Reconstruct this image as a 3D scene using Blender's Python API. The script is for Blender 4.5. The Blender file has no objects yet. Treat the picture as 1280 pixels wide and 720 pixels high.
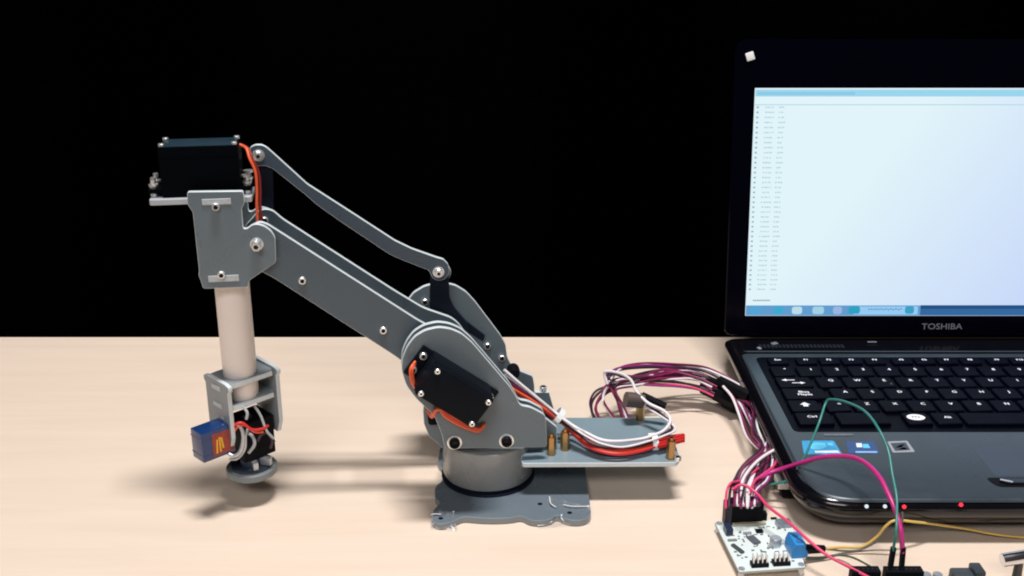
import bpy, bmesh, math, random
from mathutils import Vector, Matrix
random.seed(4)
S = bpy.context.scene
COL = S.collection
rad = math.radians

# ------------------------------------------------------------------ camera
F_PX, PITCH, CAM_H = 1370.0, rad(19.9), 0.359
cd = bpy.data.cameras.new('camera'); cam = bpy.data.objects.new('camera', cd); COL.objects.link(cam)
cam.location = (0, 0, CAM_H); cam.rotation_euler = (rad(90) - PITCH, 0, 0)
cd.sensor_width = 36; cd.lens = 36 * F_PX / 1280
cd.clip_start = 0.01; cd.clip_end = 50
S.camera = cam
# ------------------------------------------------------------------ world (dim room), the ceiling tube lamp and a low front fill
w = bpy.data.worlds.new('World'); S.world = w; w.use_nodes = True
bg = w.node_tree.nodes['Background']
bg.inputs[0].default_value = (1.0, 0.86, 0.80, 1); bg.inputs[1].default_value = 0.042
def area(name, loc, sx, sy, power, col, target):
    l = bpy.data.lights.new(name, 'AREA'); l.shape = 'RECTANGLE'; l.size = sx; l.size_y = sy
    l.energy = power; l.color = col
    o = bpy.data.objects.new(name, l); COL.objects.link(o); o.location = loc
    d = Vector(target) - Vector(loc)
    o.rotation_euler = d.to_track_quat('-Z', 'Y').to_euler()
    return o
area('tube_or_fill_light', (0.08, 0.36, 2.3), 0.65, 0.20, 60, (1.0, 0.975, 0.95), (0.08, 0.62, 0))
area('tube_or_fill_light', (-0.35, -1.1, 1.5), 1.2, 0.4, 17, (1.0, 0.96, 0.94), (0.0, 0.62, 0.05))  # front light lowered and widened for soft fill, not a ceiling tube
S.view_settings.view_transform = 'Standard'; S.view_settings.look = 'None'
S.cycles.filter_width = 2.0      # the soft picture of a small video camera
S.view_settings.exposure = 0.0; S.view_settings.gamma = 1.0

# ------------------------------------------------------------------ helpers (mm in, metres out)
MM = 0.001
c_, s_ = math.cos(PITCH), math.sin(PITCH)
def ray(px, py):
    u, v = (px - 640) / F_PX, (360 - py) / F_PX
    return Vector((u, c_ + v * s_, -s_ + v * c_))
def WZ(px, py, z):                       # point of the place at height z (mm)
    d = ray(px, py); t = (z * MM - CAM_H) / d.z
    return Vector((0, 0, CAM_H)) + d * t
def WY(px, py, y):                       # point of the place at distance y (mm)
    d = ray(px, py); t = y * MM / d.y
    return Vector((0, 0, CAM_H)) + d * t

WM = {}
def setprops(o, label=None, cat=None, group=None, kind=None):
    if label: o['label'] = label
    if cat: o['category'] = cat
    if group: o['group'] = group
    if kind: o['kind'] = kind
    return o
def place(o, world, parent=None):
    COL.objects.link(o); WM[o] = world
    if parent is not None:
        o.parent = parent; o.matrix_local = WM[parent].inverted() @ world
    else:
        o.matrix_local = world
    return o
def thing(name, label, cat, loc, rz=0, group=None):
    o = bpy.data.objects.new(name, None); o.empty_display_size = 0.02
    place(o, Matrix.Translation(loc) @ Matrix.Rotation(rz, 4, 'Z'))
    return setprops(o, label, cat, group)
def mats_to(me, mat):
    for m in (mat if isinstance(mat, (list, tuple)) else [mat]): me.materials.append(m)
def obj(name, bm, mat, parent=None, frame=None, smooth=None, origin=None):
    """bm is in world coordinates, or in frame's; one mesh object"""
    if frame is not None: bm.transform(frame)
    W = Matrix.Translation(origin) if origin is not None else (WM[parent].copy() if parent is not None else Matrix())
    bm.transform(W.inverted())
    bm.normal_update()
    me = bpy.data.meshes.new(name)
    if smooth is not None:
        a = rad(smooth)
        for f in bm.faces: f.smooth = True
        for e in bm.edges:
            if len(e.link_faces) == 2 and e.calc_face_angle(0) > a: e.smooth = False
    bm.to_mesh(me); bm.free(); mats_to(me, mat)
    return place(bpy.data.objects.new(name, me), W, parent)
def inst(name, me, world, parent):
    return place(bpy.data.objects.new(name, me), world, parent)
def new(): return bmesh.new()

def add_box(bm, c, size, rot=None, bev=0, mi=0):
    r = bmesh.ops.create_cube(bm, size=1)
    vs = r['verts']
    M = Matrix.Translation(Vector(c) * MM) @ (rot.to_4x4() if rot else Matrix()) @ Matrix.Diagonal((size[0] * MM, size[1] * MM, size[2] * MM, 1))
    bmesh.ops.transform(bm, matrix=M, verts=vs)
    fs = list({f for v in vs for f in v.link_faces})
    for f in fs: f.material_index = mi
    if bev:
        es = list({e for v in vs for e in v.link_edges})
        bmesh.ops.bevel(bm, geom=es, offset=bev * MM, segments=2, affect='EDGES', profile=0.6, material=-1)
def add_prism(bm, pts, fn, d0, d1, bev=0, mi=0, mi_side=None):
    """pts 2-D outline (mm); fn(a,b,d)->Vector (mm)"""
    n = len(pts)
    A = [bm.verts.new(Vector(fn(p[0], p[1], d0)) * MM) for p in pts]
    B = [bm.verts.new(Vector(fn(p[0], p[1], d1)) * MM) for p in pts]
    fa = bm.faces.new(A); fb = bm.faces.new(B[::-1])
    side = [bm.faces.new((A[(i + 1) % n], A[i], B[i], B[(i + 1) % n])) for i in range(n)]
    for f in (fa, fb): f.material_index = mi
    for f in side: f.material_index = mi if mi_side is None else mi_side
    allf = [fa, fb] + side
    bmesh.ops.recalc_face_normals(bm, faces=allf)
    if bev:
        es = list(fa.edges) + list(fb.edges)
        bmesh.ops.bevel(bm, geom=es, offset=bev * MM, segments=1, affect='EDGES', material=-1 if mi_side is None else mi_side)
XZ = lambda a, b, d: (a, d, b)           # outline in x,z ; depth along y
XY = lambda a, b, d: (a, b, d)           # outline in x,y ; depth along z
def circ(cx, cy, r, n=24, a0=0, a1=360):
    full = abs(a1 - a0) >= 360
    k = n if full else n - 1
    return [(cx + r * math.cos(rad(a0 + (a1 - a0) * i / k)), cy + r * math.sin(rad(a0 + (a1 - a0) * i / k))) for i in range(n)]
def rounded(pts, r, n=5):
    out = []; N = len(pts)
    for i in range(N):
        p0, p1, p2 = Vector(pts[i - 1]), Vector(pts[i]), Vector(pts[(i + 1) % N])
        rr = r[i] if isinstance(r, (list, tuple)) else r
        a, b = (p0 - p1), (p2 - p1)
        if rr <= 0 or a.length < 1e-6 or b.length < 1e-6: out.append(tuple(p1)); continue
        k = min(rr, a.length * .48, b.length * .48)
        q0, q2 = p1 + a.normalized() * k, p1 + b.normalized() * k
        for j in range(n + 1):
            t = j / n
            q = q0 * (1 - t) ** 2 + p1 * 2 * t * (1 - t) + q2 * t * t
            out.append(tuple(q))
    return out
def add_lathe(bm, prof, M, n=20, mi=0):
    """prof [(r,h)] mm about local z, placed by M (metres)"""
    rings = []
    for r, h in prof:
        if r < 1e-6: rings.append([bm.verts.new(M @ Vector((0, 0, h * MM)))])
        else: rings.append([bm.verts.new(M @ Vector((r * MM * math.cos(2 * math.pi * i / n), r * MM * math.sin(2 * math.pi * i / n), h * MM))) for i in range(n)])
    fs = []
    for a, b in zip(rings, rings[1:]):
        for i in range(n):
            j = (i + 1) % n
            if len(a) == 1 and len(b) == 1: continue
            if len(a) == 1: fs.append(bm.faces.new((a[0], b[i], b[j])))
            elif len(b) == 1: fs.append(bm.faces.new((a[i], a[j], b[0])))
            else: fs.append(bm.faces.new((a[i], a[j], b[j], b[i])))
    for f in fs: f.material_index = mi
    bmesh.ops.recalc_face_normals(bm, faces=fs)
AX = {'z': Matrix(), '-y': Matrix.Rotation(rad(90), 4, 'X'), 'y': Matrix.Rotation(rad(-90), 4, 'X'),
      'x': Matrix.Rotation(rad(90), 4, 'Y'), '-x': Matrix.Rotation(rad(-90), 4, 'Y')}
def at(c, ax='z'): return Matrix.Translation(Vector(c) * MM) @ AX[ax]
def spline(pts, sub=8):
    P = [Vector(p) for p in pts]
    if len(P) < 3: return P
    P = [P[0] * 2 - P[1]] + P + [P[-1] * 2 - P[-2]]
    out = []
    for i in range(1, len(P) - 2):
        p0, p1, p2, p3 = P[i - 1:i + 3]
        for j in range(sub):
            t = j / sub
            out.append(0.5 * ((2 * p1) + (p2 - p0) * t + (2 * p0 - 5 * p1 + 4 * p2 - p3) * t * t + (3 * p1 - p0 - 3 * p2 + p3) * t ** 3))
    out.append(P[-2]); return out
def add_tube(bm, pts, r, n=8, mi=0, sub=8, flat=1.0):
    """pts in metres"""
    P = spline(pts, sub); rings = []; up = None
    for i, p in enumerate(P):
        t = (P[min(i + 1, len(P) - 1)] - P[max(i - 1, 0)])
        if t.length < 1e-9: t = Vector((0, 0, 1))
        t.normalize()
        if up is None: up = t.orthogonal().normalized()
        up = (up - t * up.dot(t)).normalized(); sd = t.cross(up)
        rings.append([bm.verts.new(p + (up * math.cos(2 * math.pi * k / n) * flat + sd * math.sin(2 * math.pi * k / n)) * r * MM) for k in range(n)])
    fs = []
    for a, b in zip(rings, rings[1:]):
        for k in range(n): fs.append(bm.faces.new((a[k], a[(k + 1) % n], b[(k + 1) % n], b[k])))
    fs.append(bm.faces.new(rings[0][::-1])); fs.append(bm.faces.new(rings[-1]))
    for f in fs: f.material_index = mi
def text_mesh(txt, size, ext=0.0, align='CENTER'):
    cu = bpy.data.curves.new('t', 'FONT'); cu.body = txt; cu.size = size * MM; cu.extrude = ext * MM
    cu.align_x = align; cu.align_y = 'CENTER'; cu.resolution_u = 3
    o = bpy.data.objects.new('t', cu); COL.objects.link(o)
    dg = bpy.context.evaluated_depsgraph_get()
    me = bpy.data.meshes.new_from_object(o.evaluated_get(dg))
    bpy.data.objects.remove(o); bpy.data.curves.remove(cu)
    return me
def add_text(bm, txt, size, M, mi=0, sx=1.0, bold=0):
    me = text_mesh(txt, size)
    n0 = len(bm.faces)
    me.transform(M @ Matrix.Diagonal((sx, 1, 1, 1)))
    bm.from_mesh(me); bpy.data.meshes.remove(me)
    bm.faces.ensure_lookup_table()
    for f in bm.faces[n0:]: f.material_index = mi

# ------------------------------------------------------------------ materials (procedural)
def mat(name, col, rough=0.5, metal=0.0, var=0.10, scale=60.0, bump=0.0, bscale=400.0, spec=0.5, coat=0.0, trans=0.0, smudge=0.0):
    m = bpy.data.materials.new(name); m.use_nodes = True
    nt = m.node_tree; b = nt.nodes['Principled BSDF']
    b.inputs['Metallic'].default_value = metal; b.inputs['Specular IOR Level'].default_value = spec
    b.inputs['Coat Weight'].default_value = coat; b.inputs['Coat Roughness'].default_value = 0.08
    b.inputs['Transmission Weight'].default_value = trans
    tc = nt.nodes.new('ShaderNodeTexCoord')
    nz = nt.nodes.new('ShaderNodeTexNoise'); nz.inputs['Scale'].default_value = scale; nz.inputs['Detail'].default_value = 5
    nt.links.new(tc.outputs['Object'], nz.inputs['Vector'])
    mx = nt.nodes.new('ShaderNodeMix'); mx.data_type = 'RGBA'
    mx.inputs['A'].default_value = tuple(x * (1 - var) for x in col) + (1,)
    mx.inputs['B'].default_value = tuple(min(1, x * (1 + var)) for x in col) + (1,)
    nt.links.new(nz.outputs['Fac'], mx.inputs['Factor']); nt.links.new(mx.outputs['Result'], b.inputs['Base Color'])
    mr = nt.nodes.new('ShaderNodeMapRange'); mr.inputs['To Min'].default_value = max(0.02, rough - .07); mr.inputs['To Max'].default_value = min(1, rough + .07)
    nt.links.new(nz.outputs['Fac'], mr.inputs['Value']); nt.links.new(mr.outputs['Result'], b.inputs['Roughness'])
    if smudge:
        n3 = nt.nodes.new('ShaderNodeTexNoise'); n3.inputs['Scale'].default_value = 22; n3.inputs['Detail'].default_value = 9; n3.inputs['Roughness'].default_value = .7; n3.inputs['Distortion'].default_value = 1.5
        nt.links.new(tc.outputs['Object'], n3.inputs['Vector'])
        m3 = nt.nodes.new('ShaderNodeMapRange'); m3.inputs['From Min'].default_value = .35; m3.inputs['From Max'].default_value = .7
        m3.inputs['To Min'].default_value = max(.05, rough - smudge); m3.inputs['To Max'].default_value = rough + smudge
        nt.links.new(n3.outputs['Fac'], m3.inputs['Value']); nt.links.new(m3.outputs['Result'], b.inputs['Roughness'])
        nt.links.new(n3.outputs['Fac'], mx.inputs['Factor'])
    if bump:
        n2 = nt.nodes.new('ShaderNodeTexNoise'); n2.inputs['Scale'].default_value = bscale; n2.inputs['Detail'].default_value = 4
        nt.links.new(tc.outputs['Object'], n2.inputs['Vector'])
        bp = nt.nodes.new('ShaderNodeBump'); bp.inputs['Strength'].default_value = bump; bp.inputs['Distance'].default_value = 0.0005
        nt.links.new(n2.outputs['Fac'], bp.inputs['Height']); nt.links.new(bp.outputs['Normal'], b.inputs['Normal'])
    return m
def emit(name, col, st):
    m = bpy.data.materials.new(name); m.use_nodes = True; nt = m.node_tree
    nt.nodes.remove(nt.nodes['Principled BSDF'])
    e = nt.nodes.new('ShaderNodeEmission'); e.inputs[0].default_value = col + (1,); e.inputs[1].default_value = st
    nt.links.new(e.outputs[0], nt.nodes['Material Output'].inputs[0]); return m
GREY = mat('grey_acrylic', (0.130, 0.168, 0.196), 0.38, var=.13, smudge=.16, scale=40, bump=.05, bscale=900)
EDGE = mat('lit_cut_edge', (0.62, 0.69, 0.73), 0.4, var=.08, scale=200)  # plate edges painted pale to stand for their bright lit rims
ARMG = mat('shaded_arm_acrylic', (0.072, 0.100, 0.126), 0.38, var=.13, smudge=.16, scale=40, bump=.05, bscale=900)  # the plates' grey acrylic darkened to stand for shade on the arm
LINKG = mat('shaded_link_acrylic', (0.048, 0.074, 0.104), 0.38, var=.13, smudge=.16, scale=40, bump=.05, bscale=900)  # same grey acrylic, darker still, with the link's shade in its colour
DGREY = mat('dark_grey_acrylic', (0.010, 0.014, 0.026), 0.4, var=.1, scale=40, spec=.12)
BASEM = mat('base_acrylic', (0.13, 0.165, 0.20), 0.34, smudge=.14, var=.12, scale=40)
BLK = mat('black_plastic', (0.004, 0.006, 0.010), 0.42, var=.2, scale=90, bump=.05, spec=.08)
MBLK = mat('matt_black', (0.004, 0.004, 0.006), 0.6, var=.2, spec=.1)
STEEL = mat('steel', (0.86, 0.87, 0.88), 0.30, metal=.85, var=.06, scale=300)
DSTEEL = mat('socket_dark', (0.03, 0.03, 0.035), 0.5, metal=.6)
BRASS = mat('brass', (0.46, 0.28, 0.12), 0.32, metal=1, var=.1, scale=300)
PVC = mat('cream_pvc', (0.88, 0.80, 0.76), 0.42, smudge=.12, var=.05, scale=60, bump=.04)
BLUE = mat('blue_servo_plastic', (0.008, 0.036, 0.14), 0.25, var=.1, coat=.3)
TBLUE = mat('terminal_blue', (0.02, 0.24, 0.62), 0.4, var=.08, scale=200)
WHITEW = mat('white_wire', (0.82, 0.78, 0.82), 0.42, var=.04)
DARKW = mat('dark_wire', (0.035, 0.012, 0.030), 0.4, var=.2)
MAROON = mat('maroon_wire', (0.20, 0.015, 0.075), 0.4, var=.2)
PURP = mat('purple_wire', (0.26, 0.03, 0.17), 0.4, var=.2)
REDW = mat('red_wire', (0.62, 0.03, 0.03), 0.4, var=.1)
ORANGE = mat('orange_wire', (0.85, 0.12, 0.035), 0.4, var=.1)
BROWNW = mat('brown_wire', (0.07, 0.02, 0.015), 0.4, var=.1)
PINKW = mat('pink_wire', (0.72, 0.05, 0.16), 0.35, var=.1)
MAGW = mat('magenta_wire', (0.52, 0.025, 0.22), 0.35, var=.1)
GREENW = mat('green_wire', (0.03, 0.22, 0.20), 0.35, var=.1)
YELW = mat('yellow_wire', (0.75, 0.52, 0.14), 0.4, var=.1)
GREYW = mat('grey_wire', (0.13, 0.12, 0.11), 0.45, var=.1)
TIE = mat('white_nylon', (0.80, 0.82, 0.84), 0.4, var=.04)
PCB = mat('white_pcb', (0.70, 0.78, 0.78), 0.35, var=.05, scale=120, coat=.2)
PCBE = mat('pcb_edge', (0.42, 0.46, 0.44), 0.6)
SILK = mat('pcb_print', (0.12, 0.16, 0.16), 0.5)
GOLD = mat('gold_label', (0.75, 0.42, 0.04), 0.35, metal=.5, var=.2, scale=500)
BROWN = mat('brown_plastic', (0.10, 0.07, 0.065), 0.5)
SILV = mat('soft_silver', (0.55, 0.58, 0.62), 0.35, metal=.7)
LID = mat('laptop_gloss_black', (0.0006, 0.0006, 0.0035), 0.12, var=.2, spec=.12)
SIDE = mat('laptop_side_black', (0.003, 0.003, 0.005), 0.16, var=.2, spec=.5)
DECK = mat('laptop_deck_grey', (0.046, 0.062, 0.080), 0.34, metal=.3, smudge=.08, var=.10, scale=25, bump=.05, bscale=2500, spec=.6)
WELL = mat('keyboard_tray', (0.0008, 0.0009, 0.004), 0.4, spec=.03)
KEY = mat('key_plastic', (0.0012, 0.0014, 0.0055), 0.45, var=.2, scale=120, spec=.03)
LEG = mat('key_print', (0.85, 0.85, 0.92), 0.6, var=.05)
LOGO = mat('chrome_letters', (0.42, 0.42, 0.50), 0.35, metal=.6)

def wood():
    m = bpy.data.materials.new('pale_wood_laminate'); m.use_nodes = True; nt = m.node_tree; b = nt.nodes['Principled BSDF']
    tc = nt.nodes.new('ShaderNodeTexCoord'); mp = nt.nodes.new('ShaderNodeMapping')
    mp.inputs['Scale'].default_value = (2.0, 22, 22); nt.links.new(tc.outputs['Object'], mp.inputs['Vector'])
    n1 = nt.nodes.new('ShaderNodeTexNoise'); n1.inputs['Scale'].default_value = 3.0; n1.inputs['Detail'].default_value = 8; n1.inputs['Distortion'].default_value = 0.6
    nt.links.new(mp.outputs[0], n1.inputs['Vector'])
    mp2 = nt.nodes.new('ShaderNodeMapping'); mp2.inputs['Scale'].default_value = (6, 260, 260); nt.links.new(tc.outputs['Object'], mp2.inputs['Vector'])
    n2 = nt.nodes.new('ShaderNodeTexNoise'); n2.inputs['Scale'].default_value = 2.0; n2.inputs['Detail'].default_value = 3
    nt.links.new(mp2.outputs[0], n2.inputs['Vector'])
    ad = nt.nodes.new('ShaderNodeMath'); ad.operation = 'MULTIPLY_ADD'; ad.inputs[1].default_value = .35
    nt.links.new(n2.outputs['Fac'], ad.inputs[0]); nt.links.new(n1.outputs['Fac'], ad.inputs[2])
    cr = nt.nodes.new('ShaderNodeValToRGB')
    cr.color_ramp.elements[0].position = .38; cr.color_ramp.elements[0].color = (0.725, 0.590, 0.485, 1)
    cr.color_ramp.elements[1].position = .95; cr.color_ramp.elements[1].color = (0.785, 0.655, 0.545, 1)
    nt.links.new(ad.outputs[0], cr.inputs[0]); nt.links.new(cr.outputs[0], b.inputs['Base Color'])
    b.inputs['Roughness'].default_value = .42; b.inputs['Specular IOR Level'].default_value = .35
    bp = nt.nodes.new('ShaderNodeBump'); bp.inputs['Strength'].default_value = .06; bp.inputs['Distance'].default_value = .0004
    nt.links.new(n2.outputs['Fac'], bp.inputs['Height']); nt.links.new(bp.outputs[0], b.inputs['Normal'])
    return m
WOOD = wood()
def cloth():
    return mat('black_cloth', (0.0012, 0.0012, 0.0014), 0.95, var=.3, scale=8, bump=.2, bscale=300, spec=0.0)
def tape_mat():
    m = bpy.data.materials.new('clear_tape'); m.use_nodes = True; nt = m.node_tree; nt.nodes.remove(nt.nodes['Principled BSDF'])
    tr = nt.nodes.new('ShaderNodeBsdfTransparent'); tr.inputs[0].default_value = (.95, .96, .97, 1)
    gl = nt.nodes.new('ShaderNodeBsdfGlossy'); gl.inputs['Roughness'].default_value = .22
    df = nt.nodes.new('ShaderNodeBsdfDiffuse'); df.inputs[0].default_value = (.9, .9, .92, 1)
    m1 = nt.nodes.new('ShaderNodeMixShader'); m1.inputs[0].default_value = .14
    m2 = nt.nodes.new('ShaderNodeMixShader'); m2.inputs[0].default_value = .05
    tc = nt.nodes.new('ShaderNodeTexCoord'); nz = nt.nodes.new('ShaderNodeTexNoise'); nz.inputs['Scale'].default_value = 90
    nt.links.new(tc.outputs['Object'], nz.inputs['Vector'])
    bp = nt.nodes.new('ShaderNodeBump'); bp.inputs['Strength'].default_value = .9; bp.inputs['Distance'].default_value = .003
    nt.links.new(nz.outputs['Fac'], bp.inputs['Height']); nt.links.new(bp.outputs[0], gl.inputs['Normal'])
    nt.links.new(tr.outputs[0], m1.inputs[1]); nt.links.new(gl.outputs[0], m1.inputs[2])
    nt.links.new(m1.outputs[0], m2.inputs[1]); nt.links.new(df.outputs[0], m2.inputs[2])
    nt.links.new(m2.outputs[0], nt.nodes['Material Output'].inputs[0]); return m
TAPE = tape_mat()

# ------------------------------------------------------------------ setting: black backdrop, table
bm = new()
nx = 60
for i in range(nx + 1):
    x = -3.0 + 6.0 * i / nx; y = 1.35 + 0.03 * math.sin(i * 1.7) + .02 * math.sin(i * .61)
    bm.verts.new((x, y, -0.9)); bm.verts.new((x, y, 1.6))
bm.verts.ensure_lookup_table()
for i in range(nx): bm.faces.new((bm.verts[2 * i], bm.verts[2 * i + 2], bm.verts[2 * i + 3], bm.verts[2 * i + 1]))
bmesh.ops.solidify(bm, geom=list(bm.faces), thickness=.002)
setprops(obj('backdrop', bm, cloth(), smooth=60), kind='structure')

table = thing('table', 'pale wood tabletop with a straight far edge against the black backdrop', 'table', (0.05, 0.46, 0))
bm = new(); add_box(bm, (50, 462, -12), (1900, 814, 24), bev=1.2); obj('tabletop', bm, WOOD, table)
for sx in (-820, 920):
    for sy in (110, 815):
        bm = new(); add_box(bm, (sx, sy, -374), (40, 40, 700), bev=1); obj('leg', bm, SILV, table)

# ------------------------------------------------------------------ robot arm
RX, RY, YAW = -15.5, 626.0, rad(8)
robot = thing('robot_arm', 'grey acrylic palletising robot arm with black servos and cream tube, taped to the table', 'robot arm', (RX * MM, RY * MM, 0), YAW)
TR = WM[robot]; TRI = TR.inverted()
def L(px, py, yl):                       # pixel -> robot frame (x,z) in mm on the plane y=yl
    o = TRI @ Vector((0, 0, CAM_H)); d = TRI.to_3x3() @ ray(px, py)
    t = (yl * MM - o.y) / d.y; p = o + d * t
    return (p.x * 1000, p.z * 1000)
def LP(px, py, yl):
    x, z = L(px, py, yl); return Vector((x, yl, z))
def plate(name, pts, y0, y1, m=None, parent=robot, bev=.25):
    bm = new(); add_prism(bm, pts, XZ, y0, y1, bev, 0, 1)
    m = m or GREY
    return obj(name, bm, [m, EDGE if m is not DGREY else m], parent, TR, smooth=35)
def OL(pxs, yl): return [L(a, b, yl) for a, b in pxs]

# screws: shared meshes
def screw_mesh(name, r, h, m=STEEL, hole=.55, washer=0, wm=None):
    bm = new()
    add_lathe(bm, [(0, h * .35), (r * hole, h * .35), (r * hole, h), (r * .85, h), (r, h * .8), (r, 0), (0, 0)], Matrix(), 14)
    bm.faces.ensure_lookup_table()
    for f in bm.faces:
        cz = f.calc_center_median(); rr = math.hypot(cz.x, cz.y) * 1000
        f.material_index = 1 if rr < r * hole * 1.01 else 0
    if washer: add_lathe(bm, [(washer, 0), (washer, .6), (r * .9, .6)], Matrix(), 16, 2)
    for f in bm.faces: f.smooth = False
    me = bpy.data.meshes.new(name); bm.to_mesh(me); bm.free(); mats_to(me, [m, DSTEEL, wm or STEEL]); return me
SCREW = screw_mesh('screw', 2.3, 2.4)
BIGBOLT = screw_mesh('pivot_bolt', 2.8, 3.6, washer=3.8)
MEDS = screw_mesh('link_bolt', 2.8, 2.6, washer=3.6)
SMALL = screw_mesh('small_screw', 1.7, 1.5, hole=.4)
BLACKBOLT = screw_mesh('black_bolt', 3.4, 3.0, BLK, washer=4.6)
def screw(me, p, parent, ax='-y', name='screw'):
    return inst(name, me, TR @ at(p, ax), parent)

# base plate (rounded lobes at the corners, hollowed sides)
def lobed(z0, z1):
    pts = [(-49, 662), (-49, 640), (-44, 632), (-44, 618), (-49, 610), (-48, 596), (-44, 590), (-48, 583), (-48, 570), (-44, 566), (-36, 568), (-30, 575),
           (-20, 573), (-10, 572.5), (0, 573.5), (6, 576), (10, 571), (16, 569.5), (23, 571), (27, 577.5), (32, 572), (37, 570), (44, 571), (48, 577),
           (48, 606), (48, 640), (45, 656), (38, 664), (0, 664), (-42, 666)]
    bm = new(); add_prism(bm, rounded(pts, 4, 3), XY, z0, z1, .3, 0, 1); return bm
base = obj('base_plate', lobed(0.3, 4.5), [BASEM, mat('base_edge', (.22, .25, .28), .3)], robot, smooth=40)
for a_, b_ in ((675, 630), (712, 641), (551, 648)):
    q = TRI @ WZ(a_, b_, 4.5) * 1000; bm = new(); add_lathe(bm, [(0, 4.5), (1.5, 4.5), (1.5, 4.62), (0, 4.62)], TR @ at((q.x, q.y, 0)), 12); obj('mounting_hole', bm, MBLK, base)
bm = new(); add_lathe(bm, [(0, 4.5), (30, 4.5), (30, 5.6), (27, 5.6), (27, 9), (0, 9)], TR, 40); obj('bearing_ring', bm, DGREY, robot, smooth=40)
bm = new(); add_lathe(bm, [(0, 8), (28.4, 8), (28.9, 8.6), (28.9, 33), (28.3, 33.6), (0, 33.6)], TR, 56)
obj('turret_drum', bm, mat('turret_grey', (0.27, 0.285, 0.29), .26, var=.14, smudge=.14, scale=30), robot, smooth=40)

side_px = [(502, 463), (503, 447), (509, 433), (518, 421), (531, 413), (548, 409), (563, 411), (577, 417), (590, 428), (603, 443), (638, 484), (646, 497),
           (650, 507), (663, 509), (682, 519), (684, 559), (556, 561), (553, 545), (543, 520), (520, 498), (508, 482)]
side = rounded(OL(side_px, -29), 2.5, 3)
sp = []
for y0 in (-29, -20.5):
    sp.append(plate('side_plate', side, y0, y0 + 3))
far_side = [(503, 400), (505, 388), (510, 375), (517, 366), (530, 358), (545, 354), (558, 354), (570, 357), (583, 365), (594, 377), (625, 418), (632, 430), (634, 446), (641, 460), (646, 462), (666, 470), (668, 482),
            (668, 522), (545, 522), (520, 480), (505, 440)]
sp.append(plate('side_plate', rounded(OL(far_side, 30), 1.5, 2), 30, 33))
plate('pivot_disc', circ(*L(553, 411, 24), 12.4, 32), 24, 26)
for p in ((568, 553), (633, 551)): screw(BLACKBOLT, LP(*p, -29), sp[0], name='black_bolt')
for p in ((531, 377), (609, 432), (627, 447)): screw(SCREW, LP(*p, 29.9), sp[2])
# curved inner wall left of the drum, with the base servo behind it
plate('inner_wall', OL([(531, 497), (529, 515), (530, 530), (536, 545), (553, 560), (640, 560), (640, 505), (560, 497)], -10), -10, -7)
bm = new(); x, z = L(545, 517, -11.5); add_prism(bm, rounded([(x - 5, z - 7), (x + 6, z - 7), (x + 6, z + 7), (x - 5, z + 7)], 2, 3), XZ, -12.6, -10.02); obj('wall_opening', bm, MBLK, robot, TR)
# rear lobes and bracket beside the drum
plate('rear_bracket', OL([(668, 487), (685, 487), (694, 518), (694, 530), (668, 530)], 16), 12, 15)
plate('rear_bracket', OL([(655, 512), (672, 516), (697, 536), (697, 574), (655, 574)], -19), -17, -14)
screw(SCREW, LP(679, 487, 14), robot, 'z')
bm = new(); p = LP(641, 461, 12); add_lathe(bm, [(0, 0), (4, 0), (4, 5), (3, 9), (0, 9)], TR @ at(p, '-y'), 16); obj('rubber_cap', bm, MBLK, robot, smooth=40)

# servo (40 x 20 body) builder in robot frame; u along the long side, v across, n out of the plate
def servo(o, u, v, n, lu, lv, ln, flange=True, parent=robot, screws=True):
    R = Matrix((u, v, n)).transposed()
    r = thing_part('servo', parent)
    bm = new()
    add_box(bm, Vector(o) + n * (ln / 2), (lu, lv, ln), R, .9)
    add_box(bm, Vector(o) + n * (ln * .74), (lu + .3, lv + .3, .5), R)      # case seam
    if flange: add_box(bm, Vector(o) + n * 1.4, (lu + 14, lv - 1, 2.4), R, .4)
    sv = obj('servo', bm, BLK, parent, TR, smooth=30)
    return sv
def thing_part(*a): return None
# front shoulder servo: its outward face was measured, its back sits on the side plate
ul, ll, lr, ur = [LP(*p, -52) for p in ((545, 462), (521, 489), (593, 531), (614, 505))]
cen = (ul + ll + lr + ur) / 4
u = ((ur - ul) + (lr - ll)).normalized(); n = Vector((0, -1, 0)); v = n.cross(u)
o = Vector((cen.x, -29, cen.z))
sv = servo(o, u, v, n, 41, 21.5, 23)
sv['label'] = 'black servo on the near shoulder plate'
for a in (-1, 1):
    for b in (-1, 1): inst('screw', SMALL, TR @ at(Vector((cen.x, -52, cen.z)) + u * 18.0 * a + v * 8.2 * b, '-y'), sv)
    for b in (-1, 1): inst('screw', SCREW, TR @ at(o + u * 24.2 * a + v * 5.2 * b + n * 2.6, '-y'), sv)
def wire(name, pts, r, m, parent, frame=None, label=None, n=8, flat=1.0):
    bm = new(); add_tube(bm, pts, r, n, flat=flat)
    o = obj(name, bm, m, parent, frame, smooth=60)
    if label: o['label'] = label
    return o
def RW(pl):  # pixel+yl list -> metres in robot frame
    return [LP(a, b, y) * MM for a, b, y in pl]
for k, m in enumerate((ORANGE, mat('red_orange_wire', (.72, .07, .03), .4), ORANGE)):
    d = k * 1.3
    wire('servo_wire', RW([(519, 452 + d, -36), (513 + d, 462, -40), (515 + d, 478, -38), (524, 492 + d, -33)]), .85, m, sv, TR)
    e = k * 3.2
    wire('servo_wire', RW([(544 + d, 507 + d, -12.9), (538 + d, 503 + d, -14), (535 + d, 511, -17), (540, 521 - d, -24), (546 + d, 512 - e * .3, -33), (556, 513 + e, -35), (570, 522 + e, -35), (585, 530 + e * .8, -34), (598, 536 + e * .4, -32), (606, 530, -30)]), 1.15, m, sv, TR)
# rear shoulder servo, mostly hidden
servo(Vector((cen.x, 33, cen.z)), u, v, Vector((0, 1, 0)), 41, 21.5, 23)

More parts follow.
